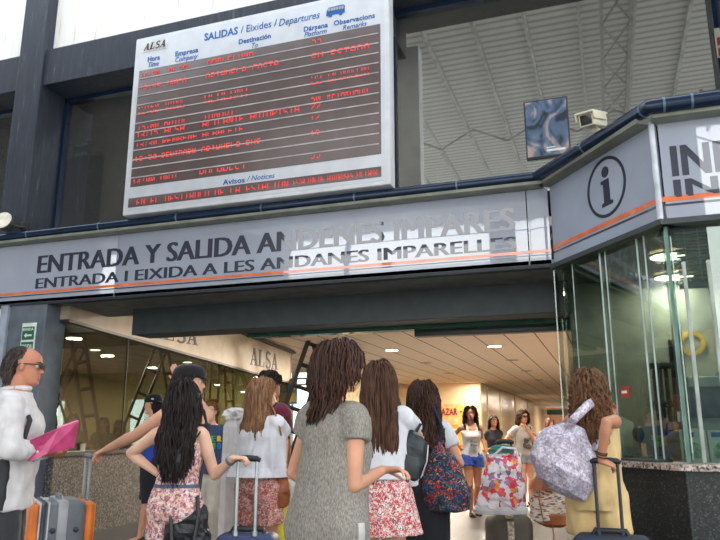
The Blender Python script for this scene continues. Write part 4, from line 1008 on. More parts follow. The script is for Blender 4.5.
# things behind the booth glass
t = thing('monitor', 'dark computer monitor seen edge-on behind the left booth pane', 'monitor', (.13, 5.95, 1.0))
c = onC(618, 440, -.28); Rm = Matrix.Translation(c)@Matrix.Rotation(radians(-28), 4, 'Z')@Matrix.Rotation(radians(-14), 4, 'X')
b = MB(); b.box((-.03, -.22, -.20), (.02, .22, .20), .012, Rm); obj('casing', b, mat('monitor_case', (168, 172, 170), .4), t)
b = MB(); b.box((-.034, -.19, -.17), (-.029, .19, .17), 0, Rm); obj('screen', b, BLACK, t)
b = MB(); b.tube([c+V((.02, .02, -.16)), V((c.x+.02, c.y+.03, 1.014))], .025, 10); b.box((c.x-.1, c.y-.08, .998), (c.x+.12, c.y+.12, 1.016), .006); obj('stand', b, DGREY, t)
WHP = mat('leaflet_white', (222, 226, 224), .5)
for i, (xa, xb, nm) in enumerate(((682, 709, 'landscape leaflet propped on the counter behind the glass, left one'), (711, 730, 'pale leaflet propped on the counter behind the glass at the right edge'))):
    p, q = onY(xa, 456, 5.32), onY(xb, 456, 5.32); t = thing('leaflet', nm, 'leaflet', (p.x, 5.32, .995))
    b = MB(); b.slab((p.x, 5.32, 1.0), (q.x, 5.32, 1.0), (q.x, 5.37, 1.21), (p.x, 5.37, 1.21), -.006); obj('sheet', b, WHP, t, False)
    b = MB(); w_ = q.x-p.x; dz = lambda f: V((0, .05*f-.003, .21*f+1.0))
    b.add([V((p.x+.02, 5.32, 0))+dz(.12), V((q.x-.02, 5.32, 0))+dz(.12), V((q.x-.02, 5.32, 0))+dz(.5), V((p.x+w_*.5, 5.32, 0))+dz(.62), V((p.x+.02, 5.32, 0))+dz(.42)], [(0, 1, 2, 3, 4)]); obj('picture', b, mat('leaflet_green', (140, 166, 128), .5, var=.4, scale=30), t, False)
    b = MB(); b.add([V((p.x+.02, 5.319, 0))+dz(.78), V((p.x+.09, 5.319, 0))+dz(.78), V((p.x+.09, 5.319, 0))+dz(.93), V((p.x+.02, 5.319, 0))+dz(.93)], [(0, 1, 2, 3)]); obj('badge', b, BLU, t, False)
t = thing('speaker_microphone', 'small dark desk microphone on the counter behind the glass', 'microphone', onC(643, 455, -.2))
c = zz(onC(643, 455, -.2), .995)
b = MB(); b.box(c+V((-.06, -.04, 0)), c+V((.06, .05, .03)), .01); obj('base', b, BLACK, t)
b = MB(); b.tube([c+V((0, 0, .02)), c+V((-.01, 0, .1)), c+V((-.02, -.02, .16))], .008, 8); b.ball(c+V((-.022, -.025, .185)), (.045, .04, .06)); obj('head', b, BLACK, t)
t = thing('chair', 'chair back with a tan rounded top inside the booth behind the leaflets', 'chair', onY(692, 440, 5.9))
c = onY(692, 446, 5.9)
b = MB(); blob(b, c+V((0, 0, -.15)), [(-.1, .2, .04, 0), (.1, .22, .04, 0), (.2, .20, .04, 0), (.26, .13, .035, 0), (.28, .03, .02, 0)]); obj('backrest', b, mat('tan_chair', (156, 120, 72), .6), t)
b = MB(); b.box(c+V((-.22, .0, -.40)), c+V((.22, .42, -.33)), .03); obj('seat', b, mat('tan_chair_seat', (140, 108, 66), .6), t)
b = MB(); b.tube([(c.x, c.y+.2, c.z-.38), (c.x, c.y+.2, .06)], .03, 10); obj('column', b, BLACK, t)
for i in range(4):
    a = i*pi/2+.4; b = MB(); b.tube([(c.x, c.y+.2, .08), (c.x+.26*cos(a), c.y+.2+.26*sin(a), .03)], .02, 8); obj('leg', b, BLACK, t)
t = thing('cabinet', 'grey-green equipment cabinet with a dark window inside the booth', 'cabinet', onY(690, 420, 6.6))
p, q = onY(680, 420, 6.6), onY(730, 378, 6.6)
b = MB(); b.box((p.x, 6.6, 0), (q.x, 7.05, q.z+.02), .02); obj('body', b, mat('cabinet_green_grey', (122, 138, 132), .45), t)
b = MB(); p2, q2 = onY(692, 418, 6.59), onY(726, 386, 6.59); b.box((p2.x, 6.585, p2.z), (q2.x, 6.602, q2.z), .01); obj('window', b, mat('cabinet_dark', (50, 58, 58), .2), t)
t = thing('wall_poster', 'large dark blue and cream poster with a yellow ring on the booth back wall', 'poster', onY(700, 360, 7.05))
p, q = onY(676, 392, 7.0), onY(735, 328, 7.0)
b = MB(); b.box((p.x, 7.03, p.z), (q.x, 7.06, q.z)); obj('sheet', b, mat('poster_cream', (158, 150, 128), .4), t, False)
b = MB(); w_ = q.x-p.x; b.prism([(.45, 0), (1, 0), (1, .55), (.8, .5)], (p.x, 7.028, p.z), Xp*w_, Zp*(q.z-p.z), (0, -.003, 0)); obj('blue_field', b, mat('poster_navy', (58, 70, 92), .4), t, False)
b = MB(); c = onY(692, 343, 7.02); rg = []
for k_ in range(40):
    d = Xp*cos(2*pi*k_/40)+Zp*sin(2*pi*k_/40); rg.append([c+d*.075, c+d*.115, c+d*.115+FN*.004, c+d*.075+FN*.004])
b.loft(rg, closed=True); obj('ring', b, mat('poster_gold', (206, 160, 50), .4), t, False)
t = thing('equipment_rack', 'black steel rack with rods standing inside the booth', 'rack', onY(668, 400, 6.5))
for px, y0, y1 in ((655, 370, 440), (660, 366, 440), (666, 364, 440), (671, 340, 440), (675, 345, 440), (680, 330, 440)):
    p, q = onY(px, y1, 6.5), onY(px-1, y0, 6.5); b = MB(); b.tube([(q.x, 6.5, 0), (q.x, 6.5, q.z)], .02, 6); obj('rod', b, BLACK, t, False)
p, q = onY(652, 400, 6.5), onY(682, 385, 6.5)
for z in (1.4, 1.72): b = MB(); b.box((p.x, 6.45, z), (q.x, 6.56, z+.05), .005); obj('shelf', b, BLACK, t)
p, q = onY(676, 432, 6.4), onY(681, 395, 6.4)
t = thing('binder', 'dark red binder standing in the booth by the black rack', 'binder', (p.x, 6.4, p.z)); b = MB(); b.box((p.x, 6.26, p.z), (q.x, 6.40, q.z), .006); obj('cover', b, mat('dark_red', (120, 44, 40), .5), t)
b = MB(); b.box((p.x+.01, 6.255, p.z+.08), (q.x-.01, 6.262, p.z+.16)); obj('spine_label', b, WHP, t)
p = onC(625, 392, -.04)
t = thing('sign', 'small red no-entry style plate on the booth glass by the silver tote', 'sign', p)
b = MB(); b.prism([(-.045, -.04), (.045, -.04), (.045, .04), (-.045, .04)], p, CD, Zp, CN*.006); obj('plate', b, mat('plate_red', (168, 40, 44), .4), t, False)
b = MB(); b.prism([(-.03, -.01), (.03, -.01), (.03, .01), (-.03, .01)], p+CN*.006, CD, Zp, CN*.002); obj('bar', b, EXW, t, False)
t = thing('service_tray', 'shallow dark tray under the booth glass on the granite counter', 'tray', onC(655, 460, .03))
p, q = onC(630, 460, -.04), onC(668, 460, -.04); n_ = (q-p).normalized(); n_.z = 0
b = MB(); wall2(b, p, q, .995, 1.012, CN, -.04, .10); obj('plate', b, DGREY, t, False)
b = MB(); wall2(b, p, q, 1.012, 1.03, CN, -.04, -.03); obj('lip', b, ALU, t, False)
# --- security camera on the booth roof pipe
cc = onP(592.5, 120, oA+CN*.0, CN)
t = thing('security_camera', 'cream security camera on a bracket above the booth pipe', 'camera', cc)
ax = (-RT*.60-FW*.78-V((0, 0, .12))).normalized(); sx_ = ax.cross(Zp).normalized(); uz = sx_.cross(ax)
MC = Matrix((sx_, ax, uz)).transposed().to_4x4(); MC = Matrix.Translation(cc+V((0, 0, .0)))@MC@Matrix.Scale(1.12, 4)
CRM = mat('camera_cream', (216, 208, 184), .4, var=.04)
b = MB(); b.box((-.055, -.16, -.055), (.055, .13, .04), .016, MC); obj('housing', b, CRM, t)
b = MB(); b.box((-.066, -.165, .036), (.066, .165, .052), .006, MC); b.box((-.066, -.12, -.01), (-.060, .165, .046), .002, MC); b.box((.060, -.12, -.01), (.066, .165, .046), .002, MC); obj('sunshield', b, CRM, t)
b = MB(); b.box((-.052, .125, -.052), (.052, .142, .036), .012, MC); obj('bezel', b, CRM, t)
b = MB(); b.box((-.040, .138, -.042), (.040, .146, .028), .008, MC); obj('window', b, mat('camera_glass', (30, 40, 44), .08), t)
b = MB(); b.lathe([(.001, 0), (.02, 0), (.024, .004), (.001, .005)], MC@V((0, .146, -.005)), 20, MC.to_3x3()@Matrix.Rotation(-pi/2, 3, 'X')); obj('lens', b, BLACK, t)
foot = onP(597, 131, oA, CN)+V((0, 0, -.02)); a0 = MC@V((0, -.03, -.06))
b = MB(); b.tube([a0, a0+V((0, 0, -.03)), a0.lerp(foot, .6)+V((.02, 0, 0)), foot+V((.0, 0, -.02))], [.022, .026, .020, .022], 12); b.ball(a0+V((0, 0, -.02)), .03); obj('bracket', b, CRM, t)
b = MB(); p = MC@V((0, -.14, -.055)); b.tube([p, p+V((.02, 0, -.04)), p+V((.06, 0, -.03)), p+V((.10, 0, -.08)), p+V((.13, 0, -.12))], .006, 6); obj('cable', b, BLACK, t)
# cup on the office ledge
t = thing('cup', 'small white cup standing on the ledge of the ticket office window', 'cup', zz(onW(82, 456, .02), .97)); c = zz(onW(82, 456, .02), .97)
b = MB(); b.lathe([(.001, 0), (.026, 0), (.034, .09), (.036, .092), (.032, .088), (.025, .006), (.001, .006)], c, 20); obj('body', b, mat('cup_white', (224, 214, 190), .4), t)
b = MB(); b.lathe([(.037, .092), (.037, .098), (.001, .1), (.001, .092)], c, 20); obj('lid', b, BLACK, t)
# ================================================================ what the glass and the gloss reflect: the platform canopy across from the entrance
k = NT('corrugated_canopy'); v = k.coords(); w = k.n('ShaderNodeTexWave'); w.bands_direction = 'Y'; w.inputs['Scale'].default_value = 1.6; k.l(v, w.inputs['Vector'])
k.l(k.ramp(w.outputs['Fac'], [(.0, (178, 178, 174)), (.5, (226, 224, 218)), (1, (232, 230, 226))]), k.b.inputs['Base Color']); k.b.inputs['Roughness'].default_value = .7
CZ = 8.0
b = MB(); b.box((-9.2, -6.3, CZ), (4.5, 3.9, CZ+.1)); struct('ceiling_canopy', b, k.m)
b = MB(); b.box((-28, -6.3, CZ), (-9.2, 3.9, CZ+.1)); struct('ceiling_canopy_darkened', b, mat('darkened_canopy', (70, 72, 72), .7))  # canopy part coloured darker, added to dim the left glass's reflection
CST = mat('canopy_steel', (196, 196, 192), .5)
b = MB()
for i in range(-10, 6): b.box((i*.86-.03, -6.3, CZ-.12), (i*.86+.03, 3.9, CZ), 0)
struct('trim_21', b, CST)
b = MB()
def lat_girder(x):
    n = 9
    for q in (-.22, .22): b.box((x+q-.03, -6.3, CZ-.5), (x+q+.03, 3.9, CZ-.42))
    for i in range(n):
        y0, y1 = -6.3+i*1.14, -6.3+(i+1)*1.14
        b.tube([(x-.22, y0, CZ-.46), (x+.22, y1, CZ-.46)], .02, 4); b.tube([(x+.22, y0, CZ-.46), (x-.22, y1, CZ-.46)], .02, 4)
for x in (.55, -7.6): lat_girder(x)
for y in (-6.2, -4.4, -1.2):
    n = 9; x0 = -9.2
    for i in range(n): b.tube([(x0+i*1.5, y, CZ-.5), (x0+(i+.5)*1.5, y, CZ-.12), (x0+(i+1)*1.5, y, CZ-.5)], .025, 4)
struct('trim_22', b, mat('canopy_truss', (170, 170, 168), .5))
b = MB()
for x in (-5.75, -16): b.box((x-.12, -6.3, 0), (x+.12, -6.06, CZ))
b.box((1.15, -6.4, 0), (2.3, -6.0, CZ+.1))  # broad pillar added to keep the sky out of the booth front's reflection
b.box((-17, -6.4, 6.35), (3, -6.28, 6.48))
struct('trim_23', b, mat('canopy_column', (96, 104, 116), .5))
b = MB(); b.box((-60, -14, 0), (-12.8, -12.8, 11)); struct('wall_opposite', b, mat('opposite_building', (58, 60, 64), .8))
# ================================================================ LIGHT
wd = bpy.data.worlds.new('sky'); SC.world = wd; wd.use_nodes = True
nt = wd.node_tree; bg = nt.nodes['Background']
tc = nt.nodes.new('ShaderNodeTexCoord'); sp = nt.nodes.new('ShaderNodeSeparateXYZ'); nt.links.new(tc.outputs['Generated'], sp.inputs[0])
rp = nt.nodes.new('ShaderNodeValToRGB'); nt.links.new(sp.outputs['Z'], rp.inputs['Fac'])
rp.color_ramp.elements[0].position = 0; rp.color_ramp.elements[0].color = (1, .985, .95, 1); rp.color_ramp.elements[1].position = .7; rp.color_ramp.elements[1].color = (.80, .90, 1.0, 1)
nt.links.new(rp.outputs['Color'], bg.inputs['Color']); bg.inputs['Strength'].default_value = 3.1
for i in range(5):
    for x in (-2.45, -4.95): lamp(x-.05*i, (12.5, 15.1, 18, 21.3, 25.4)[i]*KH, CH-.04, (520, 460, 300, 80, 100)[i])  # lamps burn under the unlit downlights too, added to brighten the hall
for x, y, w in ((-2.4, 42, 300), (-2.4, 52, 300), (-1.6, 10, 800), (-4.6, 10, 800), (-3.1, 13, 500), (-9.5, 19, 220)): lamp(x, y, CH-.04, w)  # added lamps without fixtures, brightening the hall and its people
for x, y, w in ((-8.9, 10.6, 110), (-8.6, 13.2, 110), (-11, 12.5, 100), (-9.6, 8.8, 30)): lamp(x, y, 2.64, w)  # the last two have no fixture, added to brighten the office
lamp(-4.2, 8.0, 7.2, 420, (1, .97, .92), .6)  # unseen lamp added behind the board to brighten the upper room
cam = bpy.data.cameras.new('camera'); cam.lens = 35; cam.sensor_width = 36; cam.clip_end = 300
co = bpy.data.objects.new('camera', cam); COL.objects.link(co); co.location = CAM
co.rotation_euler = Matrix((RT, UP, -FW)).transposed().to_euler(); SC.camera = co
vs = SC.view_settings; vs.view_transform = 'Standard'; vs.look = 'None'; vs.exposure = 0.0; vs.gamma = 1
# ================================================================ THE PEOPLE
DKBROWN = hairmat('hair_dark_brown', (66, 43, 33)); BLKHAIR = hairmat('hair_near_black', (38, 30, 28)); LTBROWN = hairmat('hair_light_brown', (142, 104, 74))
MIDBROWN = hairmat('hair_mid_brown', (86, 58, 42)); CURLY = hairmat('hair_curly_brown', (110, 77, 54)); GREYH = hairmat('hair_grey', (70, 62, 58)); GINGER = hairmat('hair_ginger', (136, 92, 58))
FAIR = ('fair', (214, 160, 132)); TAN = ('tan', (188, 130, 100)); PALE = ('pale', (222, 176, 152)); OLV = ('olive', (176, 122, 94))
def cloth(name, c, **k): return mat(name, c, k.pop('rough', .85), 0, k.pop('var', .07), 8, .12, 300, sheen=.15, spec=.2, **k)
WHITE = cloth('white_cotton', (214, 214, 218)); OFFW = cloth('offwhite_linen', (214, 212, 210)); BLKC = cloth('black_cloth', (34, 35, 40)); NAVYC = cloth('navy_cloth', (40, 46, 66))
SHOEB = mat('black_shoe', (34, 34, 38), .5); SOLEW = mat('white_sole', (206, 204, 200), .6); SOLEB = mat('dark_sole', (44, 42, 42), .6); SHOEW = mat('white_shoe', (206, 204, 200), .6); SHOET = mat('tan_shoe', (150, 112, 82), .6)
DENIM = cloth('blue_denim', (60, 84, 130)); KHAKI = cloth('pale_khaki', (190, 182, 168)); DTROU = cloth('dark_grey_trousers', (58, 58, 60))
STRAPB = mat('black_strap', (30, 30, 33), .6)

# ---- 1 man with the pink folder
P = person('person', 'person in a white shirt at the left edge holding a pink folder', 17, 344, 4.05, 72, True, ('ruddy', (186, 124, 98)), lean=4, hyaw=-6, hpit=2,
           hR=(43, 453, -.22), eR=(20, 470, -.45), hL=(52, 452, .10), eL=(30, 480, .2), curl=(55, 55), face=True, haircol=GREYH, bald=True, fat=1.14, nR=(-.6, .2, .8), nL=(.6, 0, .8))
man = P
hair(P, GREYH, .020, 420, .002, .03, .005, .005, 3, bald=True, front=0, name='hair', stiff=.9)
shirt(P, cloth('white_shirt', (218, 214, 214)), .80, 1.44, .022, .98, (.076, .062), fore=.62, rf=.054, name='shirt', amp=.014, dmin=.135, wmin=.185) if False else None
def fullshirt(P, m, **k):
    mb = MB(); torso_shell(P, mb, .80, 1.44, .030, wmin=.178, dmin=.135, flare=.012, top_e=.016); s = P.s
    for g in (1, -1):
        S, E, W = P.S[g], P.E[g], P.Wr[g]
        mb.ball(S+V((-.014*g, 0, 0))*s, .078*s, 16, 12); mb.tube([S, S.lerp(E, .5), E], [.075*s, .070*s, .062*s], 18); mb.ball(E, .062*s, 14, 10)
        mb.tube([E, E.lerp(W, .35), E.lerp(W, .6), E.lerp(W, .62), E.lerp(W, .78)], [.058*s, .054*s, .050*s, .056*s, .055*s], 18)
    return garment(P, 'shirt', mb, m, .008, .011, (14, 14, 8), seed=3)
fullshirt(P, cloth('white_shirt', (204, 200, 200)))
b = MB(); n = 20; s = P.s
for z, e in ((1.425, .012), (1.465, .010)): pass
b.tube([P.B(V((.072*cos(2*pi*k/n), -.016+.070*sin(2*pi*k/n), 1.452+.010*sin(2*pi*k/n)))*s) for k in range(n+1)], .016*s, 8); obj('collar', b, cloth('white_collar', (206, 202, 202)), P.root, world=False)
legwear(P, DTROU, 1.0, 1.92, .012, .022)
shoes(P, SHOEB, SOLEB)
b = MB()
for q in (-1, 1):
    b.tube([P.HP((.031*q+.024*cos(a), .096-.004*abs(cos(a)), .003+.017*sin(a))) for a in [i*pi/8 for i in range(17)]], .0022, 6)
    b.tube([P.HP((.055*q, .092, .008)), P.HP((.074*q, .06, .010)), P.HP((.080*q, -.012, .008)), P.HP((.078*q, -.03, -.008))], .0032, 6)
b.tube([P.HP((-.009, .098, .008)), P.HP((.009, .098, .008))], .002, 6)
g_ = obj('glasses', b, BLACK, P.root, world=False)
b = MB()
for q in (-1, 1): b.add([P.HP((.031*q+.024*cos(i*pi/10), .095, .003+.017*sin(i*pi/10))) for i in range(20)], [tuple(range(20))])
obj('lens', b, mat('dark_lens', (38, 34, 32), .1), g_, world=False)
fp = [dep(28, 461, man.t-.34), dep(46, 453, man.t-.30), dep(73, 447, man.t-.16), dep(78, 421, man.t-.16), dep(58, 428, man.t-.24), dep(30, 440, man.t-.34)]
t = thing('folder', 'translucent pink plastic folder in the hands of the person in the white shirt', 'folder', fp[1])
b = MB(); n_ = (fp[2]-fp[0]).cross(fp[3]-fp[0]).normalized(); b.add(fp+[p+n_*.012 for p in fp], [(0, 1, 2, 3, 4, 5), (11, 10, 9, 8, 7, 6)]+[(i, (i+1) % 6, 6+(i+1) % 6, 6+i) for i in range(6)])
obj('cover', b, mat('pink_plastic', (184, 66, 112), .25, var=.14, scale=14), t, False)
b = MB(); b.tube([fp[4]-n_*.004, fp[3]-n_*.004], .005, 6); b.tube([fp[3]-n_*.004, fp[2]-n_*.004], .005, 6); obj('edge_band', b, mat('pink_edge', (226, 110, 156), .3), t, False)
bc = dep(-19, 476, man.t-.30)
t = thing('shoulder_bag', 'black shoulder bag cut by the left edge, below the pink folder', 'bag', bc)
b = MB(); blob(b, bc, [(-.19, .10, .05, 0), (-.16, .16, .075, 0), (0, .17, .08, 0), (.15, .155, .06, 0), (.18, .12, .03, 0)], RT.cross(Zp).cross(Zp), FW, Zp, 4, 40, .008, 1); obj('body', b, mat('black_nylon', (32, 33, 38), .6), t)
b = MB(); b.slab(bc+V((-.13, -.10, -.12)), bc+V((.13, -.12, -.12)), bc+V((.13, -.10, .06)), bc+V((-.13, -.08, .06)), .02); obj('pocket', b, mat('grey_pocket', (62, 68, 74), .6), t)
b = MB(); b.tube([bc+V((.12, 0, .14)), dep(24, 440, man.t-.32), dep(30, 420, man.t-.24), dep(20, 396, man.t-.12)], .014, 8, flat=(1, .3)); obj('strap', b, STRAPB, t, False)

# ---- 2 boy in the black cap
P = person('person', 'person in a backwards black cap and blue tank top behind the outstretched arm', 157, 394, 7.9, -82, True, FAIR, lean=3, hyaw=0, face=True, haircol=BLKHAIR, vox=.006, feet=[(.09, .16), (-.09, -.12)],
           hL=(152, 470, -.15), eL=(168, 448, -.1))
hair(P, BLKHAIR, .05, 160, .003, .04, .006, .01, 5, front=0, zmax=.03)
tank(P, cloth('blue_tank', (40, 66, 150)), .86, 1.30, .012, sp=.09)
def cap_piece(P, m, brim_dir=1, brim=.075, flat=False, name='cap'):
    b = MB(); rg = []
    for i in range(9):
        f = i/8; a = f*pi/2; z = .035+.095*sin(a) if not flat else .035+.085*sin(a)**.8; kx = .086*cos(a)**.6+.002; ky = .112*cos(a)**.6+.002
        rg.append([P.HP((kx*cos(2*pi*k/32), -.010+ky*sin(2*pi*k/32), z)) for k in range(32)])
    rg = [[P.HP((.083*cos(2*pi*k/32), -.010+.108*sin(2*pi*k/32), .028)) for k in range(32)]]+rg
    b.loft(rg); c_ = obj(name, b, m, P.root, world=False)
    b = MB(); top = []; bot = []; n = 14
    for i in range(n+1):
        x = -.072+.144*i/n; e = sqrt(max(0, 1-(x/.076)**2)); top.append((x, e))
    up = [P.HP((x, brim_dir*(.085+brim*e)-.010, .036-.02*e)) for x, e in top]; inn = [P.HP((x, brim_dir*(.060+.02*e)-.010, .046)) for x, e in top]
    k = len(up); dn = P.HR@V((0, 0, -.006))
    vs = up+inn+[p+dn for p in up]+[p+dn for p in inn]; fs = []
    for i in range(k-1): fs += [(i, i+1, k+i+1, k+i), (2*k+i, 3*k+i, 3*k+i+1, 2*k+i+1), (i, 2*k+i, 2*k+i+1, i+1), (k+i, k+i+1, 3*k+i+1, 3*k+i)]
    fs += [(0, k, 3*k, 2*k), (k-1, 3*k-1, 4*k-1, 2*k-1)]
    b.add(vs, fs); obj('brim', b, m, c_, world=False); return c_
CAPM = cloth('black_cap_cloth', (28, 29, 32))
cap_piece(P, CAPM, -1)
b = MB(); b.ball(P.HP((-.080, -.03, .062)), V((.006, .02, .014))); obj('emblem', b, mat('cap_emblem', (190, 190, 188), .6), P.root, world=False)
legwear(P, BLKC, .98, .95, .012, .028, .01, name='shorts'); shoes(P, SHOEB, SOLEW)

# ---- 3 person in the flat cap
P = person('person', 'person in a flat black cap with one arm stretched left towards the orange suitcase', 190, 364, 4.62, 76, True, FAIR, twist=-48, hyaw=42, hR=(95, 456, -.05), eR=(138, 448, -.2), hL=(184, 384, .09), eL=(191, 384, .8), dL=(-.2, -.55, .9), nL=(.9, .2, .0), face=True, haircol=BLKHAIR, curl=(62, 14), dR=None, nR=(.1, .2, -1))
hid = P
hair(P, BLKHAIR, .06, 260, .003, .04, .007, .012, 6, front=0)
cap_piece(P, CAPM, 1, .055, True, 'flat_cap')
tank(P, BLKC, .84, 1.31, .014, sp=.095); legwear(P, DTROU, 1.0, 1.9, .012, .02); shoes(P, SHOEB, SOLEW)

# ---- 4 girl in the printed jumpsuit
PRINT = floral('pink_printed_fabric', [(0, (202, 150, 148)), (.2, (226, 196, 188)), (.38, (176, 108, 112)), (.55, (214, 178, 160)), (.7, (150, 92, 98)), (.82, (232, 214, 204)), (.93, (66, 84, 134))], 95)
P = person('person', 'person in a sleeveless pink printed jumpsuit, back to us, gripping the blue suitcase handle', 183, 380, 4.1, 6, False, PALE, lean=1, hyaw=8, hR=(233, 458, -.20), eR=(209, 480, -.05), hL=(158, 474, -.02), eL=(138, 458, .02), curl=(60, 30), haircol=BLKHAIR, nR=(0, 0, -1), dL=(.75, .5, -.35), nL=(.6, .5, .3), dR=(.95, .05, 0), hips=1.02)
flo = P
hair(P, BLKHAIR, .47, 460, .010, .12, .0085, .030, 8, front=.0, spread=.6)
JUMP = PRINT
b = MB(); torso_shell(P, b, .80, 1.31, .012, top_e=.008)
for q in (-1, 1): b.tube([P.B(V((.085*q, y, z))*P.s) for y, z in ((.088, 1.26), (.078, 1.32), (.045, 1.395), (-.01, 1.415), (-.06, 1.395), (-.092, 1.33), (-.09, 1.26))], .014*P.s, 10)
s = P.s; lf = s
for g in (1, -1):
    h, k_, a = P.Hip[g], P.K[g], P.A[g]; b.ball(h, .102*s, 16, 12); b.tube([h+V((0, 0, .03*s)), h.lerp(k_, .5), k_, k_.lerp(a, .5), k_.lerp(a, .86)], [.106*s, .105*s, .095*s, .088*s, .072*s], 20)
garment(P, 'jumpsuit', b, JUMP, .008, .010, (12, 12, 5), seed=5)
b = MB(); n = 40; rg = []
for z in (1.025, 1.045):
    hw, hd, yc = interp(P.T, z); rg.append([P.B(V((cos(2*pi*j/n)*(hw+.019), sin(2*pi*j/n)*(hd+.019)+yc, z))*s) for j in range(n)])
b.loft(rg); obj('belt', b, mat('blue_braid_belt', (70, 84, 110), .7), P.root, world=False)
b = MB()                                                    # darker blue embroidered motifs on the seat
b = MB(); W_ = P.Wr[1]; b.tube([W_+(P.E[1]-W_).normalized()*.018+V((0, 0, 0)), W_+(P.E[1]-W_).normalized()*.036], .034*s, 16); obj('wristwatch', b, mat('watch_grey', (120, 126, 130), .35, .5), P.root, world=False)
shoes(P, SHOET, SOLEB)

# ---- 5 boy in the lettered shirt
P = person('person', 'person facing us in a navy t-shirt with colourful lettering', 211, 401, 7.6, 176, True, PALE, face=True, haircol=GINGER, hyaw=6, hpit=-2, vox=.005, hR=(204, 482, -.2))
hair(P, GINGER, .085, 260, .012, .04, .008, .022, 11, front=.3, fringe=True, stiff=.8)
shirt(P, cloth('faded_navy_cotton', (62, 76, 112)), .86, 1.425, .018, .62, (.078, .074), wmin=.178, dmin=.12)
for wd_, zc_, hh in (('SUPER', 1.235, .070), ('MARIO', 1.145, .080)):
    cols = [(226, 60, 56), (70, 140, 210), (236, 196, 60), (90, 170, 80), (236, 196, 60)] if wd_ == 'SUPER' else [(226, 60, 56), (90, 170, 80), (236, 196, 60), (90, 170, 80), (70, 140, 210)]
    for i, ch in enumerate(wd_):
        xc = .132-.066*i; ang = math.degrees(math.asin(clamp(xc/.212, -1, 1))); b = MB()
        p0 = surf(P, ang, zc_, .040); p1 = surf(P, ang-6, zc_, .040); tn = (p1-p0); tn.z = 0; tn.normalize()
        hw_, hd_, yc_ = interp(P.T, zc_); hd_ = max(hd_, .12)+.018+.010; hw_ = max(hw_, .178)+.028
        th_ = math.asin(clamp(xc/hw_, -1, 1)); pc = V((xc, yc_+hd_*cos(th_), zc_)); tn = V((-hw_*cos(th_), hd_*sin(th_), 0)).normalized()
        letter(b, ch, P.B(pc*P.s-tn*.028*P.s), tn, Zp, .056*P.s, hh*P.s, .0, th=.012, heavy=.012); obj('letter', b, mat('shirt_letter_%s%d' % (wd_.lower(), i), cols[i], .7), P.root, world=False)
legwear(P, KHAKI, .98, 1.9, .012, .026, name='trousers'); shoes(P, mat('blue_grey_shoe', (126, 136, 160), .6), SOLEW)

# ---- 6 girl in the white blouse
P = person('person', 'person in a loose white blouse and pink patterned shorts with a brown leather bag', 262, 376, 5.15, 32, False, FAIR, lean=1, hyaw=-36, hpit=-8, face=True, haircol=LTBROWN, hL=(247, 492, -.12), eL=(237, 466, -.05), hR=(284, 470, -.02), eR=(286, 446, .1))
wht = P
hair(P, LTBROWN, .52, 420, .006, .12, .0075, .022, 13, front=.45, spread=.5)
b = MB(); torso_shell(P, b, .965, 1.40, .020, wmin=.165, dmin=.125, flare=.045, pleat=.05, nple=9)
for g in (1, -1):
    S, E = P.S[g], P.E[g]; b.ball(S+V((-.02*g, 0, -.012))*P.s, .062*P.s); b.tube([S, S.lerp(E, .35), S.lerp(E, .62)], [.060*P.s, .072*P.s, .090*P.s], 20)
garment(P, 'blouse', b, WHITE, .008, .012, (16, 16, 4), seed=7)
b = MB(); n = 90; rg = []; s = P.s
for z, e in ((1.02, .062), (.99, .075), (.955, .088), (.952, .080), (.99, .062)):
    hw, hd, yc = interp(P.T, z); rg.append([P.B(V((cos(2*pi*j/n)*(max(hw, .165)+e)*(1+.018*sin(26*2*pi*j/n)), sin(2*pi*j/n)*(max(hd, .125)+e)*(1+.018*sin(26*2*pi*j/n))+yc, z))*s) for j in range(n)])
b.loft(rg, cap=False); obj('hem_ruffle', b, WHITE, P.root, world=False)
legwear(P, floral('pink_patterned_shorts', [(0, (196, 120, 110)), (.3, (226, 186, 172)), (.5, (168, 84, 84)), (.7, (214, 150, 136)), (.88, (236, 214, 200))], 110), 1.02, .62, .012, .03, .02, name='shorts')
shoes(P, SHOEW, SOLEW)

# ---- 7 person in maroon behind her
P = person('person', 'person in a maroon t-shirt behind the one in the loose white blouse', 270, 369, 5.75, 40, True, OLV, haircol=BLKHAIR, hyaw=0, hR=(287, 468, .0), eR=(292, 440, -.2), face=True)
hair(P, BLKHAIR, .07, 260, .004, .04, .008, .015, 14, front=0)
shirt(P, cloth('maroon_cotton', (110, 42, 62)), .84, 1.425, .015, .62, (.072, .066))
b = MB(); b.tube([P.B(p*P.s) for p in (surf(P, 120, 1.12, .03), surf(P, 140, 1.28, .035), V((.12, -.06, 1.42)), V((.11, .05, 1.42)), surf(P, 40, 1.28, .035), surf(P, 50, 1.15, .03))], .024*P.s, 10, flat=(1, .25)); obj('shoulder_strap', b, STRAPB, P.root, world=False)
legwear(P, DENIM, 1.0, 1.9, .012, .02); shoes(P, SHOEB, SOLEW)

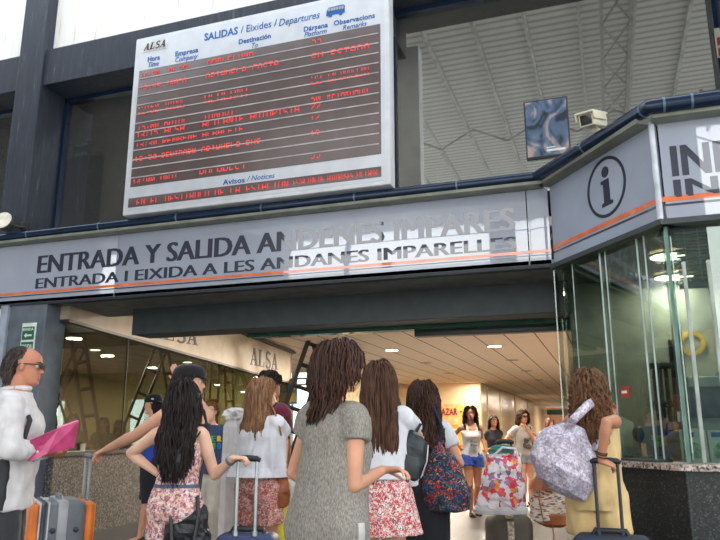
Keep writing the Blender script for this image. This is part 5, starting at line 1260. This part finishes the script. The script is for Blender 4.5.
# ---- 9 person in the grey tunic, foreground
k = NT('grey_heather_knit'); v = k.coords((1, 1, .35)); n1 = k.n('ShaderNodeTexNoise'); n1.inputs['Scale'].default_value = 190; n1.inputs['Detail'].default_value = 5; k.l(v, n1.inputs['Vector']); k.b.inputs['Roughness'].default_value = .9
k.l(k.ramp(n1.outputs['Fac'], [(.30, (104, 99, 92)), (.5, (134, 128, 119)), (.70, (158, 151, 141))]), k.b.inputs['Base Color']); k.bump(n1.outputs['Fac'], .15); HEATH = k.m
P = person('person', 'person in a grey heather tunic, back to us, closest to the camera', 331, 340, 3.02, 48, False, ('womanskin', (206, 150, 120)), lean=3, side=1, hyaw=-6, hpit=-4, hR=(383, 470, -.06), eR=(362, 500, -.22), hL=(-.13, .17, 1.00, 0), eL=(-.3, .1, -1, 0), curl=(34, 30), haircol=DKBROWN, fat=1.0, nR=(-.5, -.5, -.6), dR=(.8, .5, .05), face=True, vox=.005)
wom = P
hair(P, DKBROWN, .17, 760, .008, .085, .0072, .034, 15, front=.15, spread=1.0)
b = MB(); torso_shell(P, b, .42, 1.43, .018, wmin=.140, dmin=.118, flare=.055); s = P.s
for g in (1, -1):
    S, E = P.S[g], P.E[g]; b.ball(S+V((-.014*g, 0, 0))*s, .072*s); b.tube([S, S.lerp(E, .18), S.lerp(E, .34)], [.070*s, .070*s, .068*s], 20)
garment(P, 'tunic', b, HEATH, .008, .011, (9, 9, 3.5), seed=9)
def tun(ang, z, e=.0):
    hw, hd, yc = interp(P.T, z); hw = max(hw, .140)+.018; hd = max(hd, .118)+.018; q = 1-(z-.42)/1.01; hw += .055*q+e; hd += .044*q+e
    return P.B(V((hw*sin(radians(ang)), yc+hd*cos(radians(ang)), z))*P.s)
b = MB(); b.loft([[tun(88+3*j/2, z, .008) for j in range(-4, 5)]+[tun(88+3*j/2, z, -.01) for j in range(4, -5, -1)] for z in [.425+.05*i for i in range(11)]])
obj('side_panel', b, mat('silver_satin', (188, 186, 182), .3, .2), P.root, label='pale satin side panel', world=False)
b = MB(); b.tube([P.HP((.052, .045, -.045)), P.HP((.052, .045, -.046))], .001, 6) if False else None
legwear(P, BLKC, .9, 1.9, .008, .012); shoes(P, SHOEB, SOLEB)

# ---- 10 girl in the floral skirt
P = person('person', 'person in a white top and red floral skirt, back to us', 379, 360, 4.25, 8, False, FAIR, hyaw=14, haircol=MIDBROWN, hR=(392, 462, -.02), eR=(408, 452, .05), hL=(352, 470, .2))
g10 = P
hair(P, MIDBROWN, .55, 380, .005, .16, .0078, .022, 17, front=.0, spread=.35)
shirt(P, WHITE, .98, 1.42, .016, .55, (.068, .072), name='blouse', wmin=.155, dmin=.11, flare=.02, amp=.009)
skirt(P, floral('red_floral_print', [(0, (196, 50, 56)), (.28, (226, 220, 214)), (.5, (206, 74, 74)), (.64, (70, 66, 76)), (.74, (232, 226, 220)), (.9, (214, 120, 110))], 120, wob=.4), 1.03, .665, .075, .010, .045, 13)
shoes(P, SHOEW, SOLEW)

# ---- 11 girl with the backpack and the sack
P = person('person', 'person in a white t-shirt and black skirt carrying a woven sack', 422, 380, 4.75, -12, False, FAIR, hyaw=18, haircol=DKBROWN, hR=(440, 455, .1), hL=(404, 470, .1), face=True)
g11 = P
hair(P, DKBROWN, .47, 400, .011, .10, .0085, .028, 19, front=.0, spread=.5)
shirt(P, WHITE, .95, 1.42, .014, .5, (.066, .066)); skirt(P, BLKC, 1.03, .545, -.005, .014, .006, 8, name='skirt', amp=.006); shoes(P, SHOEB, SOLEB)
b = MB()
for q in (-1, 1): b.tube([P.HP((.031*q+.024*cos(a), .096, .003+.017*sin(a))) for a in [i*pi/8 for i in range(17)]], .0026, 6); b.tube([P.HP((.055*q, .092, .008)), P.HP((.078*q, .05, .010)), P.HP((.081*q, -.012, .008))], .0032, 6)
obj('glasses', b, BLACK, P.root, world=False)

# ---- 12 girl in the white tank top, further in
P = person('person', 'person in a white printed tank top and bright blue shorts walking towards us', 470, 405.5, 10.6, 172, False, TAN, hyaw=-14, face=True, haircol=BLKHAIR, vox=.006, feet=[(.06, .10), (-.07, -.08)], hR=(459, 446, -.1), hL=(487, 452, .0))
hair(P, BLKHAIR, .36, 320, .012, .09, .009, .03, 21, front=.55)
tank(P, WHITE, .90, 1.31, .014, sp=.08, dmin=.10)
b = MB(); y_ = .147
for (x, z, w_, h_) in ((-.055, 1.075, .11, .045), (-.05, 1.14, .10, .03)): b.box(V((x, y_-.012, z))*P.s, V((x+w_, y_, z+h_))*P.s, .002)
obj('shirt_print', b, mat('grey_shirt_print', (130, 128, 132), .8, var=.5, scale=40), P.root, world=False)
b = MB(); letter(b, 'Colours', V((.05, .148, 1.20))*P.s, V((-1, 0, 0)), Zp, .10*P.s, .022*P.s, 0, .2) if False else b.box(V((-.045, .138, 1.205))*P.s, V((.045, .15, 1.213))*P.s); obj('shirt_print', b, mat('red_shirt_print', (170, 96, 96), .8), P.root, world=False)
legwear(P, cloth('bright_blue_cotton', (52, 82, 170)), 1.0, .30, .012, .026, .012, name='shorts'); shoes(P, SHOEB, SOLEB)

# ---- 13 person in dark clothes behind her
P = person('person', 'person in a dark t-shirt with folded arms behind the white printed tank top', 493, 415, 12.4, 168, False, TAN, hyaw=-10, hpit=-10, face=True, haircol=BLKHAIR, vox=.007, hR=(500, 447, -.25), hL=(488, 450, -.25), eR=(483, 452, .0), eL=(505, 452, 0))
hair(P, BLKHAIR, .30, 220, .006, .1, .010, .02, 23, front=.3)
shirt(P, cloth('charcoal_cotton', (52, 54, 60)), .9, 1.42, .014, .5, vox=.01); legwear(P, NAVYC, 1.0, 1.9, .012, .016, vox=.01); shoes(P, SHOEB, SOLEW)

# ---- 14 girl in sunglasses
P = person('person', 'person in dark sunglasses and a pale grey printed t-shirt holding a suitcase handle', 522.5, 410, 12.0, 168, False, FAIR, hyaw=10, face=True, haircol=DKBROWN, vox=.006, hR=(507, 442, -.35), eR=(506, 436, .1), hL=(527, 429, -.25), eL=(541, 442, .1), feet=[(.07, .05), (-.09, -.03)])
hair(P, DKBROWN, .22, 300, .012, .08, .010, .035, 25, front=.5, fringe=False)
shirt(P, cloth('pale_grey_cotton', (186, 182, 178)), .88, 1.42, .016, .6, (.068, .070), wmin=.16)
b = MB()
for i in range(9):
    a = random.uniform(0, 6.28); b.ball(V((random.uniform(-.075, .075), .132-.01*random.random(), random.uniform(1.02, 1.26)))*P.s, V((random.uniform(.018, .045), .012, random.uniform(.014, .05))))
obj('shirt_print', b, mat('dark_shirt_print', (84, 82, 84), .8), P.root, world=False)
b = MB()
for q in (-1, 1): b.ball(P.HP((.031*q, .088, .003)), V((.026, .008, .021))*P.s)
b.tube([P.HP((-.08, -.01, .01)), P.HP((-.07, .07, .01)), P.HP((0, .098, .010)), P.HP((.07, .07, .01)), P.HP((.08, -.01, .01))], .004, 6); obj('sunglasses', b, mat('sunglass_black', (22, 22, 24), .15), P.root, world=False)
b = MB(); b.tube([P.B(p*P.s) for p in (surf(P, -150, 1.15, .035), V((-.12, -.06, 1.42)), V((-.115, .04, 1.41)), surf(P, -35, 1.26, .04), surf(P, -60, 1.08, .035))], .018*P.s, 10, flat=(1, .3)); obj('shoulder_strap', b, STRAPB, P.root, world=False)
legwear(P, cloth('washed_denim', (150, 156, 168)), .98, .34, .012, .02, .008, name='shorts'); shoes(P, SHOEB, SOLEB, low=.8)

# ---- 15 girl at the far end
P = person('person', 'person in a brown-grey top standing farthest back in the hall', 549.5, 418, 15.6, 172, False, FAIR, face=True, haircol=MIDBROWN, vox=.008, hyaw=20)
hair(P, MIDBROWN, .36, 200, .008, .1, .012, .025, 27, front=.6)
shirt(P, cloth('brown_grey_cotton', (98, 88, 84)), .88, 1.42, .014, .5, vox=.01); legwear(P, DENIM, 1.0, 1.9, .012, .016, vox=.01); shoes(P, SHOEB, SOLEW)

# ---- 16 girl at the counter
YEL = cloth('pale_yellow_linen', (214, 184, 130))
P = person('person', 'person in pale yellow at the counter with a silver tote on the shoulder', 587, 369, 4.42, 30, False, TAN, lean=3, hyaw=-4, hpit=-4, haircol=CURLY, hR=(601, 461, -.36), eR=(590, 440, -.70), hL=(611, 420, .16), eL=(592, 445, .3), curl=(48, 40), nR=(-.3, .4, -.8), dR=(.75, .5, -.25), nL=(.2, -.9, .2), dL=(.1, .2, 1), feet=[(.10, .02), (-.09, .0)], hips=1.05)
bagirl = P
hair(P, CURLY, .40, 460, .016, .065, .0085, .034, 29, front=.05, spread=.8)
b = MB(); torso_shell(P, b, .80, 1.32, .020, wmin=.15, dmin=.115); s = P.s
for q in (-1, 1): b.tube([P.B(V((.09*q, y, z))*s) for y, z in ((.088, 1.26), (.078, 1.32), (.045, 1.395), (-.01, 1.418), (-.06, 1.395), (-.092, 1.33), (-.09, 1.26))], .012*s, 10)
for g in (1, -1):
    h, k_ = P.Hip[g], P.K[g]; b.ball(h, .115*s, 16, 12); b.tube([h+V((0, 0, .04*s)), h.lerp(k_, .3), h.lerp(k_, .52)], [.112*s, .114*s, .122*s], 24)
garment(P, 'playsuit', b, YEL, .008, .012, (12, 12, 4), seed=11)
b = MB(); W_ = P.Wr[1]; d_ = (P.E[1]-W_).normalized()
for q in (.02, .035, .045): b.tube([W_+d_*q, W_+d_*(q+.006)], .033*s, 14)
obj('bracelet', b, mat('dark_bracelet', (60, 40, 36), .5), P.root, world=False)
shoes(P, SHOET, SOLEB)

# ---- solid people placed in the ticket office in place of reflections in its glass
for (lb, px, py, t_, hm, cm, sd) in (('stand-in for a reflected person in black, nearest the exit sign column', 50, 409, 9.5, BLKHAIR, BLKC, 31), ('stand-in for a reflected person in a grey-green top, just right of the pink folder', 74, 413, 10.6, BLKHAIR, cloth('grey_green_top', (104, 116, 108)), 33),
                                     ('stand-in for a reflected person in a green top above the outstretched arm', 104, 417, 11.2, DKBROWN, cloth('green_top', (70, 104, 92)), 35), ('stand-in for a reflected person in a teal top beside the backwards black cap', 120, 419, 11.6, MIDBROWN, cloth('teal_top', (54, 88, 110)), 37)):
    P = person('person', lb, px, py, t_, 165, False, TAN, face=True, haircol=hm, vox=.008)
    hair(P, hm, .36, 180, .006, .1, .011, .02, sd, front=.7)
    shirt(P, cm, .88, 1.42, .014, .5, vox=.011); legwear(P, NAVYC, 1.0, 1.9, .012, .016, vox=.012); shoes(P, SHOEB, SOLEW)
# ================================================================ BAGS AND LUGGAGE
WHEEL = mat('wheel_black', (26, 26, 28), .5)
def suitcase(name, label, px, py, t, a, w, d, mbody, hpx=None, hz=None, mrod=ALU, soft=False, front=None, back=None, grip_m=None, bev=.05, rods_y=None, rw=.09, extras=None, category='suitcase', group=None):
    top = dep(px, py, t); H = top.z; th = YAW-radians(a)
    T = thing(name, label, category, (top.x, top.y, 0), th, group); z0 = .07
    b = MB(); b.box((-w/2, -d/2+(.05 if back else 0), z0), (w/2, d/2-(.06 if front else 0), H), bev, seg=4); obj('body', b, mbody, T, world=False)
    for m, y0, y1, nm in ((front, d/2-.075, d/2, 'front_shell'), (back, -d/2, -d/2+.065, 'back_shell')):
        if m: b = MB(); b.box((-w/2+.004, y0, z0+.004), (w/2-.004, y1, H-.008), .06, seg=5); obj(nm, b, m, T, world=False)
    for x in (-1, 1):
        for y in (-1, 1):
            b = MB(); cx, cy = x*(w/2-.05), y*(d/2-.06); b.lathe([(.001, -.014), (.024, -.014), (.032, -.010), (.032, .010), (.024, .014), (.001, .014)], (cx, cy, .033), 18, Matrix.Rotation(pi/2, 3, 'Y')); b.box((cx-.026, cy-.02, .04), (cx+.026, cy+.02, .085), .006); obj('wheel', b, WHEEL, T, world=False)
    b = MB(); gy = 0.; b.tube([(-.10, gy, H-.01), (-.085, gy, H+.022), (.085, gy, H+.022), (.10, gy, H-.01)], .012, 10, flat=(1, 1.4)); obj('top_grip', b, grip_m or BLACK, T, world=False)
    if hz:
        ry = rods_y if rods_y is not None else -d/2+.035
        for x in (-1, 1):
            b = MB(); b.tube([(x*rw, ry, H-.12), (x*rw, ry, hz)], .010, 10); b.tube([(x*rw, ry, H-.005), (x*rw, ry, H+.02)], .016, 10); obj('telescopic_rod', b, mrod, T, world=False)
        b = MB(); b.tube([(-rw-.02, ry, hz), (-rw, ry, hz+.008), (0, ry, hz+.012), (rw, ry, hz+.008), (rw+.02, ry, hz)], [.012, .017, .018, .017, .012], 12); obj('handle', b, grip_m or BLACK, T, world=False)
    return T, H
# orange and grey case
ORS = mat('orange_shell', (236, 122, 32), .35); GRS = mat('grey_case', (104, 110, 116), .45); ZIP = mat('pale_zip', (190, 192, 196), .4, .4)
hzv = dep(90, 458, 4.66).z
T, H = suitcase('suitcase', 'grey hard suitcase with orange shells and raised handle, lower left', 59, 499, 4.66, -120, .48, .40, GRS, None, hzv, mat('grey_rod', (150, 158, 160), .35, .6), front=ORS, back=ORS, grip_m=mat('grey_grip', (96, 104, 108), .5), rods_y=-.165)
for y in (.135, .105, .085):
    b = MB(); b.box((-.243, y-.006, .09), (.243, y+.006, H+.003), .004); obj('zip', b, ZIP if y != .105 else DGREY, T, world=False)
b = MB(); b.box((-.245, -.03, .08), (.245, .03, H+.004), .006); obj('centre_band', b, mat('light_grey_band', (166, 168, 172), .45), T, world=False)
for sx_ in (-1, 1):
    for y in (.055, -.085):
        b = MB(); b.ball((sx_*.243, y, H-.17), (.014, .018, .018)); obj('stud', b, mat('dark_stud', (60, 66, 74), .4), T, world=False)
b = MB(); b.box((-.06, .07, H), (.0, .1, H+.014), .005); obj('label_clip', b, SOLEW, T, world=False)
# blue case of the person in the jumpsuit
hzv = dep(243, 461, 3.92).z
BLUC = mat('blue_case', (50, 58, 96), .55)
T, H = suitcase('suitcase', 'dark blue suitcase with a raised silver handle held by the person in the printed jumpsuit', 248, 533, 4.0, 4, .35, .22, BLUC, None, hzv, ALU, rods_y=-.075, rw=.055)
b = MB(); b.box((-.12, -.118, .16), (.12, -.105, H-.1), .01); obj('front_pocket', b, mat('blue_pocket', (42, 50, 84), .6), T, world=False)
# yellow case behind
YLC = mat('neon_yellow_case', (216, 206, 40), .45)
T, H = suitcase('suitcase', 'neon yellow suitcase with black ribs behind the person in the white blouse', 263, 497, 5.45, 20, .36, .24, YLC, None, None)
for x in (-.12, -.04, .04, .12):
    b = MB(); b.box((x-.012, -.128, .1), (x+.012, .128, H+.004), .006); obj('rib', b, BLACK, T, world=False)
# brown case with the flowered bag
hzv = dep(515, 443, 5.3).z
T, H = suitcase('suitcase', 'brown suitcase with a patterned strip under the clear flowered bag', 508, 514, 5.3, 172, .33, .24, mat('brown_case', (82, 72, 62), .6), None, hzv, BLACK, rods_y=.0, rw=.05, bev=.07)
b = MB(); b.box((.0, .114, .12), (.05, .126, H-.04), .004); b.box((.0, -.02, H-.02), (.05, .122, H+.004), .004); obj('patterned_strip', b, speck('patterned_strip', [(0, (196, 180, 160)), (.5, (150, 132, 112)), (.8, (226, 214, 196))], 60, .7), T, world=False)
# clear flowered bag on it
k = NT('clear_printed_plastic'); v = k.coords(); k.b.inputs['Roughness'].default_value = .2
vo = k.n('ShaderNodeTexVoronoi'); vo.inputs['Scale'].default_value = 27
nz = k.n('ShaderNodeTexNoise'); nz.inputs['Scale'].default_value = 22; nz.inputs['Detail'].default_value = 3; k.l(v, nz.inputs['Vector']); mxv = k.n('ShaderNodeMix'); mxv.data_type = 'VECTOR'; mxv.inputs[0].default_value = .09; k.l(v, mxv.inputs[4]); k.l(nz.outputs['Color'], mxv.inputs[5]); k.l(mxv.outputs[1], vo.inputs['Vector']); sp_ = k.n('ShaderNodeSeparateColor'); k.l(vo.outputs['Color'], sp_.inputs['Color'])
k.l(k.ramp(sp_.outputs['Green'], [(0, (226, 222, 226)), (.34, (226, 70, 96)), (.5, (232, 226, 228)), (.62, (240, 140, 40)), (.72, (214, 60, 76)), (.82, (150, 110, 150)), (.92, (226, 214, 220))], True), k.b.inputs['Base Color']); CLR = k.m
c = dep(504, 514, 5.22); c = V((c.x, c.y, H+.03)); tt = dep(504, 514, 5.08)
c = V((tt.x, tt.y, dep(503, 514, 5.08).z))
t = thing('carrier_bag', 'clear plastic carrier bag with red and orange flowers resting against the brown suitcase', 'bag', c)
ex = RT.copy(); ey = V((-FW.x, -FW.y, 0)).normalized()
b = MB(); blob(b, c, [(.0, .15, .06, -.03), (.02, .185, .085, -.025), (.12, .17, .095, -.01), (.25, .145, .085, 0), (.36, .125, .06, .015), (.40, .13, .045, .02), (.42, .135, .05, .02)], ex, ey, Zp, 2.6, 44, .02, 4, 12); obj('body', b, CLR, t, False)
b = MB(); blob(b, c, [(.005, .188, .088, -.025), (.03, .192, .092, -.025), (.055, .186, .09, -.022)], ex, ey, Zp, 2.6, 44, .004, 5); obj('white_hem', b, WHITE, t, False)
b = MB()
for sy in (-1, 1): b.tube([c+ex*.11+ey*.04*sy+Zp*.40, c+ex*.10+ey*.05*sy+Zp*.46, c+ex*.0+ey*.05*sy+Zp*.47, c-ex*.08+ey*.04*sy+Zp*.40], .008, 8)
obj('handle', b, mat('bag_handle_white', (220, 214, 220), .4), t, False)
t = thing('towel', 'folded teal towel sticking out of the clear flowered bag', 'towel', c+Zp*.4)
b = MB(); blob(b, c+Zp*.425, [(.0, .09, .035, 0), (.03, .10, .04, 0), (.05, .085, .035, .01), (.062, .05, .02, .01)], ex, ey, Zp, 2.2, 30, .02, 8, 20); obj('cloth', b, cloth('teal_towel', (70, 128, 118)), t, False)
# dark soft case of the person at the counter
hzv = dep(616, 463, 4.0).z
T, H = suitcase('suitcase', 'dark blue soft suitcase with a black handle below the silver tote', 611, 535, 4.0, 24, .42, .25, mat('dark_blue_soft_case', (40, 50, 66), .7), None, hzv, mat('black_rod', (44, 50, 58), .4), rods_y=.0, rw=.065)
b = MB(); b.box((-.16, -.138, .14), (.16, -.12, H-.12), .015); obj('front_pocket', b, mat('dark_pocket', (34, 42, 56), .7), T, world=False)
# black handbag of the person in the jumpsuit
BLK_L = mat('black_leather', (32, 33, 36), .38, 0, .12, 20, .25, 40)
t_ = 3.88; c = dep(187, 531, t_)
t = thing('handbag', 'slouchy black leather handbag hanging at the hip of the person in the printed jumpsuit', 'handbag', c)
b = MB(); blob(b, c, [(-.11, .09, .05, 0), (-.09, .118, .07, 0), (0, .125, .08, 0), (.09, .11, .065, 0), (.13, .10, .035, 0), (.145, .09, .02, 0)], RT, V((-FW.x, -FW.y, 0)), Zp, 2.6, 44, .022, 6, 14); obj('body', b, BLK_L, t, False)
for q in (-1, 1):
    b = MB(); b.tube([c+RT*(.06*q)+V((0, 0, -.02))-FW*.085, c+RT*(.075*q)+Zp*.10-FW*.075, c+RT*(.055*q)+Zp*.19-FW*.03, c+RT*(.02*q)+Zp*.16-FW*.02], .012, 10); obj('handle', b, BLK_L, t, False)
b = MB(); b.tube([c+RT*-.06+Zp*.13, dep(174, 494, t_+.02), dep(178, 462, t_+.0), dep(183, 430, t_+.06), dep(188, 408, t_+.13)], .0125, 10, flat=(1, .35), up=RT); obj('shoulder_strap', b, STRAPB, t, False)
# brown leather bag of the person in the white blouse
BRN = mat('tan_leather', (146, 82, 44), .42, 0, .16, 14, .15, 40)
t_ = 4.95; c = dep(274, 482, t_)
t = thing('handbag', 'brown leather hobo bag with a long strap on the person in the white blouse', 'handbag', c)
b = MB(); blob(b, c, [(-.175, .07, .04, .0), (-.16, .105, .065, .0), (-.06, .118, .08, .0), (.04, .10, .07, .01), (.11, .07, .05, .02), (.15, .045, .03, .03)], RT, V((-FW.x, -FW.y, 0)), Zp, 2.3, 44, .016, 7, 12); obj('body', b, BRN, t, False)
b = MB(); b.tube([c+RT*.035+Zp*.14, dep(283, 447, t_+.03), dep(280, 428, t_+.02), dep(274, 410, t_+.06), dep(268, 400, t_+.12)], .010, 8, flat=(1, .4)); obj('shoulder_strap', b, BRN, t, False)
b = MB(); b.tube([c+RT*-.1+Zp*.0-FW*.04, c+RT*-.11-Zp*.06-FW*.04, c+RT*-.105-Zp*.12-FW*.04], [.006, .012, .016], 8); obj('tassel', b, mat('pale_tassel', (206, 190, 168), .7), t, False)
# tall white cloth bundle
t_ = 5.45; top = dep(233, 409, t_); c = V((top.x, top.y, 0))
t = thing('cloth_bundle', 'tall draped white cloth bundle standing behind the person in the white blouse', 'cloth bundle', c)
b = MB(); rg = []
for i in range(40):
    z = i/39*(top.z-.03); f = i/39; hw = lerp(.075, .062, f)-(.015 if f > .93 else 0); rg.append([c+RT*(cos(2*pi*k/48)*hw*(1+.10*sin(7*2*pi*k/48+1)+.05*sin(11*2*pi*k/48)))+V((-FW.x, -FW.y, 0))*(sin(2*pi*k/48)*hw*.8*(1+.10*sin(7*2*pi*k/48+1)))+Zp*z for k in range(48)])
b.loft(rg); obj('drape', b, OFFW, t, False)
b = MB(); cc_ = V((top.x, top.y, top.z-.03)); blob(b, cc_, [(-.05, .06, .05, 0), (-.02, .085, .065, 0), (.015, .075, .06, .01), (.04, .04, .035, .015)], RT, V((-FW.x, -FW.y, 0)), Zp, 2, 36, .03, 9, 22); obj('knot', b, OFFW, t, False)
# mini backpack
BPK = mat('black_backpack_nylon', (32, 38, 42), .45, 0, .1, 12, .1, 60)
t_ = 4.12; c = dep(409, 455, t_); ezb = (Zp+RT*.34).normalized(); exb = (RT-Zp*.34).normalized(); eyb = V((-FW.x, -FW.y, 0)).normalized()
t = thing('backpack', 'small black backpack slung at the side of the person in the black skirt', 'backpack', c)
b = MB(); blob(b, c, [(-.12, .08, .04, 0), (-.105, .108, .055, 0), (-.03, .115, .06, 0), (.05, .10, .055, 0), (.10, .075, .045, 0), (.125, .04, .03, 0)], exb, eyb, ezb, 2.6, 44, .008, 10, 12); obj('body', b, BPK, t, False)
b = MB(); blob(b, c+eyb*.055, [(-.13, .07, .025, 0), (-.115, .088, .035, 0), (-.04, .085, .035, 0), (.0, .06, .02, 0)], exb, eyb, ezb, 2.6, 36, .006, 11); obj('pocket', b, BPK, t, False)
b = MB(); b.tube([c+exb*.10+eyb*.05-ezb*.10, c+exb*.105+eyb*.055, c+exb*.085+eyb*.05+ezb*.09], .004, 6); obj('zip', b, ZIP, t, False)
b = MB(); b.tube([c+ezb*.14, c+ezb*.19+exb*.01, c+ezb*.20+exb*.05, c+ezb*.13+exb*.05], .009, 8); obj('grab_loop', b, STRAPB, t, False)
b = MB(); b.tube([c+ezb*.13-exb*.02, dep(404, 420, t_+.02), dep(398, 400, t_+.04), dep(393, 388, t_+.12)], .013, 8, flat=(1, .35)); b.tube([c-ezb*.12-exb*.06, dep(390, 486, t_-.02), dep(394, 500, t_-.02), dep(403, 497, t_-.02), dep(405, 476, t_)], .011, 8, flat=(1, .35)); obj('shoulder_strap', b, STRAPB, t, False)
# woven drawstring sack
t_ = 4.52; c = dep(445, 485, t_)
k = NT('multicolour_weave'); v = k.coords((1, 1, 1)); k.b.inputs['Roughness'].default_value = .85
wv = k.n('ShaderNodeTexNoise'); wv.inputs['Scale'].default_value = 30; wv.inputs['Detail'].default_value = 2; wv.inputs['Distortion'].default_value = 1.5; k.l(v, wv.inputs['Vector'])
cr = k.n('ShaderNodeTexNoise'); cr.inputs['Scale'].default_value = 12; k.l(v, cr.inputs['Vector'])
c2 = k.ramp(cr.outputs['Fac'], [(.0, (190, 50, 56)), (.40, (206, 120, 50)), (.46, (60, 90, 150)), (.52, (70, 130, 96)), (.57, (180, 60, 96)), (.63, (196, 176, 150))], True)
msk = k.ramp(wv.outputs['Fac'], [(0, (0, 0, 0)), (.49, (0, 0, 0)), (.50, (255, 255, 255)), (.56, (255, 255, 255)), (.57, (0, 0, 0))], True)
mx = k.n('ShaderNodeMix'); mx.data_type = 'RGBA'; k.l(msk, mx.inputs[0]); mx.inputs[6].default_value = lin((38, 42, 62)); k.l(c2, mx.inputs[7]); k.l(mx.outputs[2], k.b.inputs['Base Color'])
t = thing('drawstring_sack', 'dark woven drawstring sack with multicoloured pattern on the back of the person in black skirt', 'bag', c)
b = MB(); blob(b, c, [(-.165, .08, .06, .015), (-.15, .14, .09, .015), (-.07, .168, .11, .0), (.05, .145, .10, -.01), (.15, .105, .075, -.02), (.22, .06, .045, -.03), (.25, .035, .03, -.035), (.28, .045, .035, -.03)], RT, V((-FW.x, -FW.y, 0)), Zp, 2.1, 48, .016, 12, 10); obj('body', b, k.m, t, False)
b = MB(); b.tube([c+Zp*.25-RT*.03, dep(441, 425, t_+.05), dep(434, 408, t_+.08), dep(428, 398, t_+.16)], .010, 8); b.tube([c-Zp*.13-RT*.12, dep(426, 470, t_+.02), dep(428, 440, t_+.03), dep(428, 410, t_+.1)], .008, 8); obj('cord', b, NAVYC, t, False)
# silver sequin tote
k = NT('silver_sequins'); v = k.coords(); vo = k.n('ShaderNodeTexVoronoi'); vo.inputs['Scale'].default_value = 95; k.l(v, vo.inputs['Vector']); sp_ = k.n('ShaderNodeSeparateColor'); k.l(vo.outputs['Color'], sp_.inputs['Color'])
k.l(k.ramp(sp_.outputs['Red'], [(0, (150, 140, 154)), (.5, (182, 172, 186)), (1, (214, 206, 218))]), k.b.inputs['Base Color']); k.b.inputs['Roughness'].default_value = .38; k.b.inputs['Metallic'].default_value = .25
k.bump(sp_.outputs['Blue'], .5, .004); SEQ = k.m
t_ = 4.2; c = dep(567, 456, t_); ezb = (Zp*.86+RT*.44).normalized(); exb = (RT*.86-Zp*.44).normalized(); eyb = V((-FW.x, -FW.y, 0)).normalized()
t = thing('tote_bag', 'large silver sequinned tote bag on the shoulder of the person in pale yellow', 'bag', c)
b = MB(); blob(b, c, [(-.215, .09, .05, .05), (-.19, .16, .09, .04), (-.09, .205, .115, .01), (.02, .20, .105, -.01), (.09, .16, .075, -.02), (.15, .10, .045, -.02), (.19, .06, .025, -.015)], exb, eyb, ezb, 2.3, 60, .020, 13, 9); obj('body', b, SEQ, t, False)
for q, o_ in ((.03, 0), (-.03, .012)):
    b = MB(); b.tube([c+ezb*.13-exb*.075+eyb*q, dep(573, 420, t_-.02)+eyb*q*.5, dep(588, 405, t_+.04)+eyb*q*.5, dep(597, 399, t_+.14), dep(601, 402, t_+.22), dep(603, 418, t_+.12)+eyb*q*.3, c+ezb*.10+exb*.12+eyb*q], .027, 10, flat=(1, .3), up=RT); obj('strap', b, SEQ, t, False)
# brown and patterned rucksack
t_ = 4.75; c = dep(550, 497, t_)
t = thing('rucksack', 'patterned rucksack with brown leather flaps hanging beside the person in pale yellow', 'backpack', c)
b = MB(); blob(b, c, [(-.17, .05, .05, 0), (-.15, .10, .08, 0), (-.03, .12, .09, 0), (.09, .11, .08, 0), (.15, .07, .05, 0)], RT, eyb, (Zp+RT*.2), 2.8, 44, .012, 14, 10); obj('body', b, speck('rucksack_weave', [(0, (206, 196, 182)), (.3, (150, 70, 66)), (.45, (214, 204, 190)), (.7, (110, 100, 96)), (.85, (196, 170, 140))], 40, .8, stretch=(1, 1, 3)), t, False)
b = MB(); blob(b, c+eyb*.02+Zp*.09, [(-.04, .125, .095, 0), (.0, .122, .095, 0), (.06, .10, .07, 0), (.085, .05, .04, 0)], RT, eyb, (Zp+RT*.2), 2.8, 40, .008, 15); obj('flap', b, BRN, t, False)
b = MB(); blob(b, c-Zp*.14+RT*.01, [(-.05, .06, .06, 0), (-.03, .10, .085, 0), (.03, .115, .09, 0), (.04, .11, .085, 0)], RT, eyb, Zp, 2.8, 40, .006, 16); obj('leather_base', b, BRN, t, False)
b = MB(); b.tube([c-RT*.02-Zp*.15+eyb*.09, c-RT*.01-Zp*.24+eyb*.08, c-RT*.02-Zp*.30+eyb*.07], .012, 8, flat=(1, .4)); b.tube([c-RT*.08+eyb*.08+Zp*.12, c-RT*.10+eyb*.1, c-RT*.08+eyb*.09-Zp*.12], .010, 8, flat=(1, .4)); obj('strap', b, BRN, t, False)
b = MB(); b.tube([c+Zp*.15, dep(556, 468, t_), dep(562, 460, t_), dep(564, 470, t_), c+Zp*.15+RT*.04], .010, 8); obj('grab_handle', b, BRN, t, False)
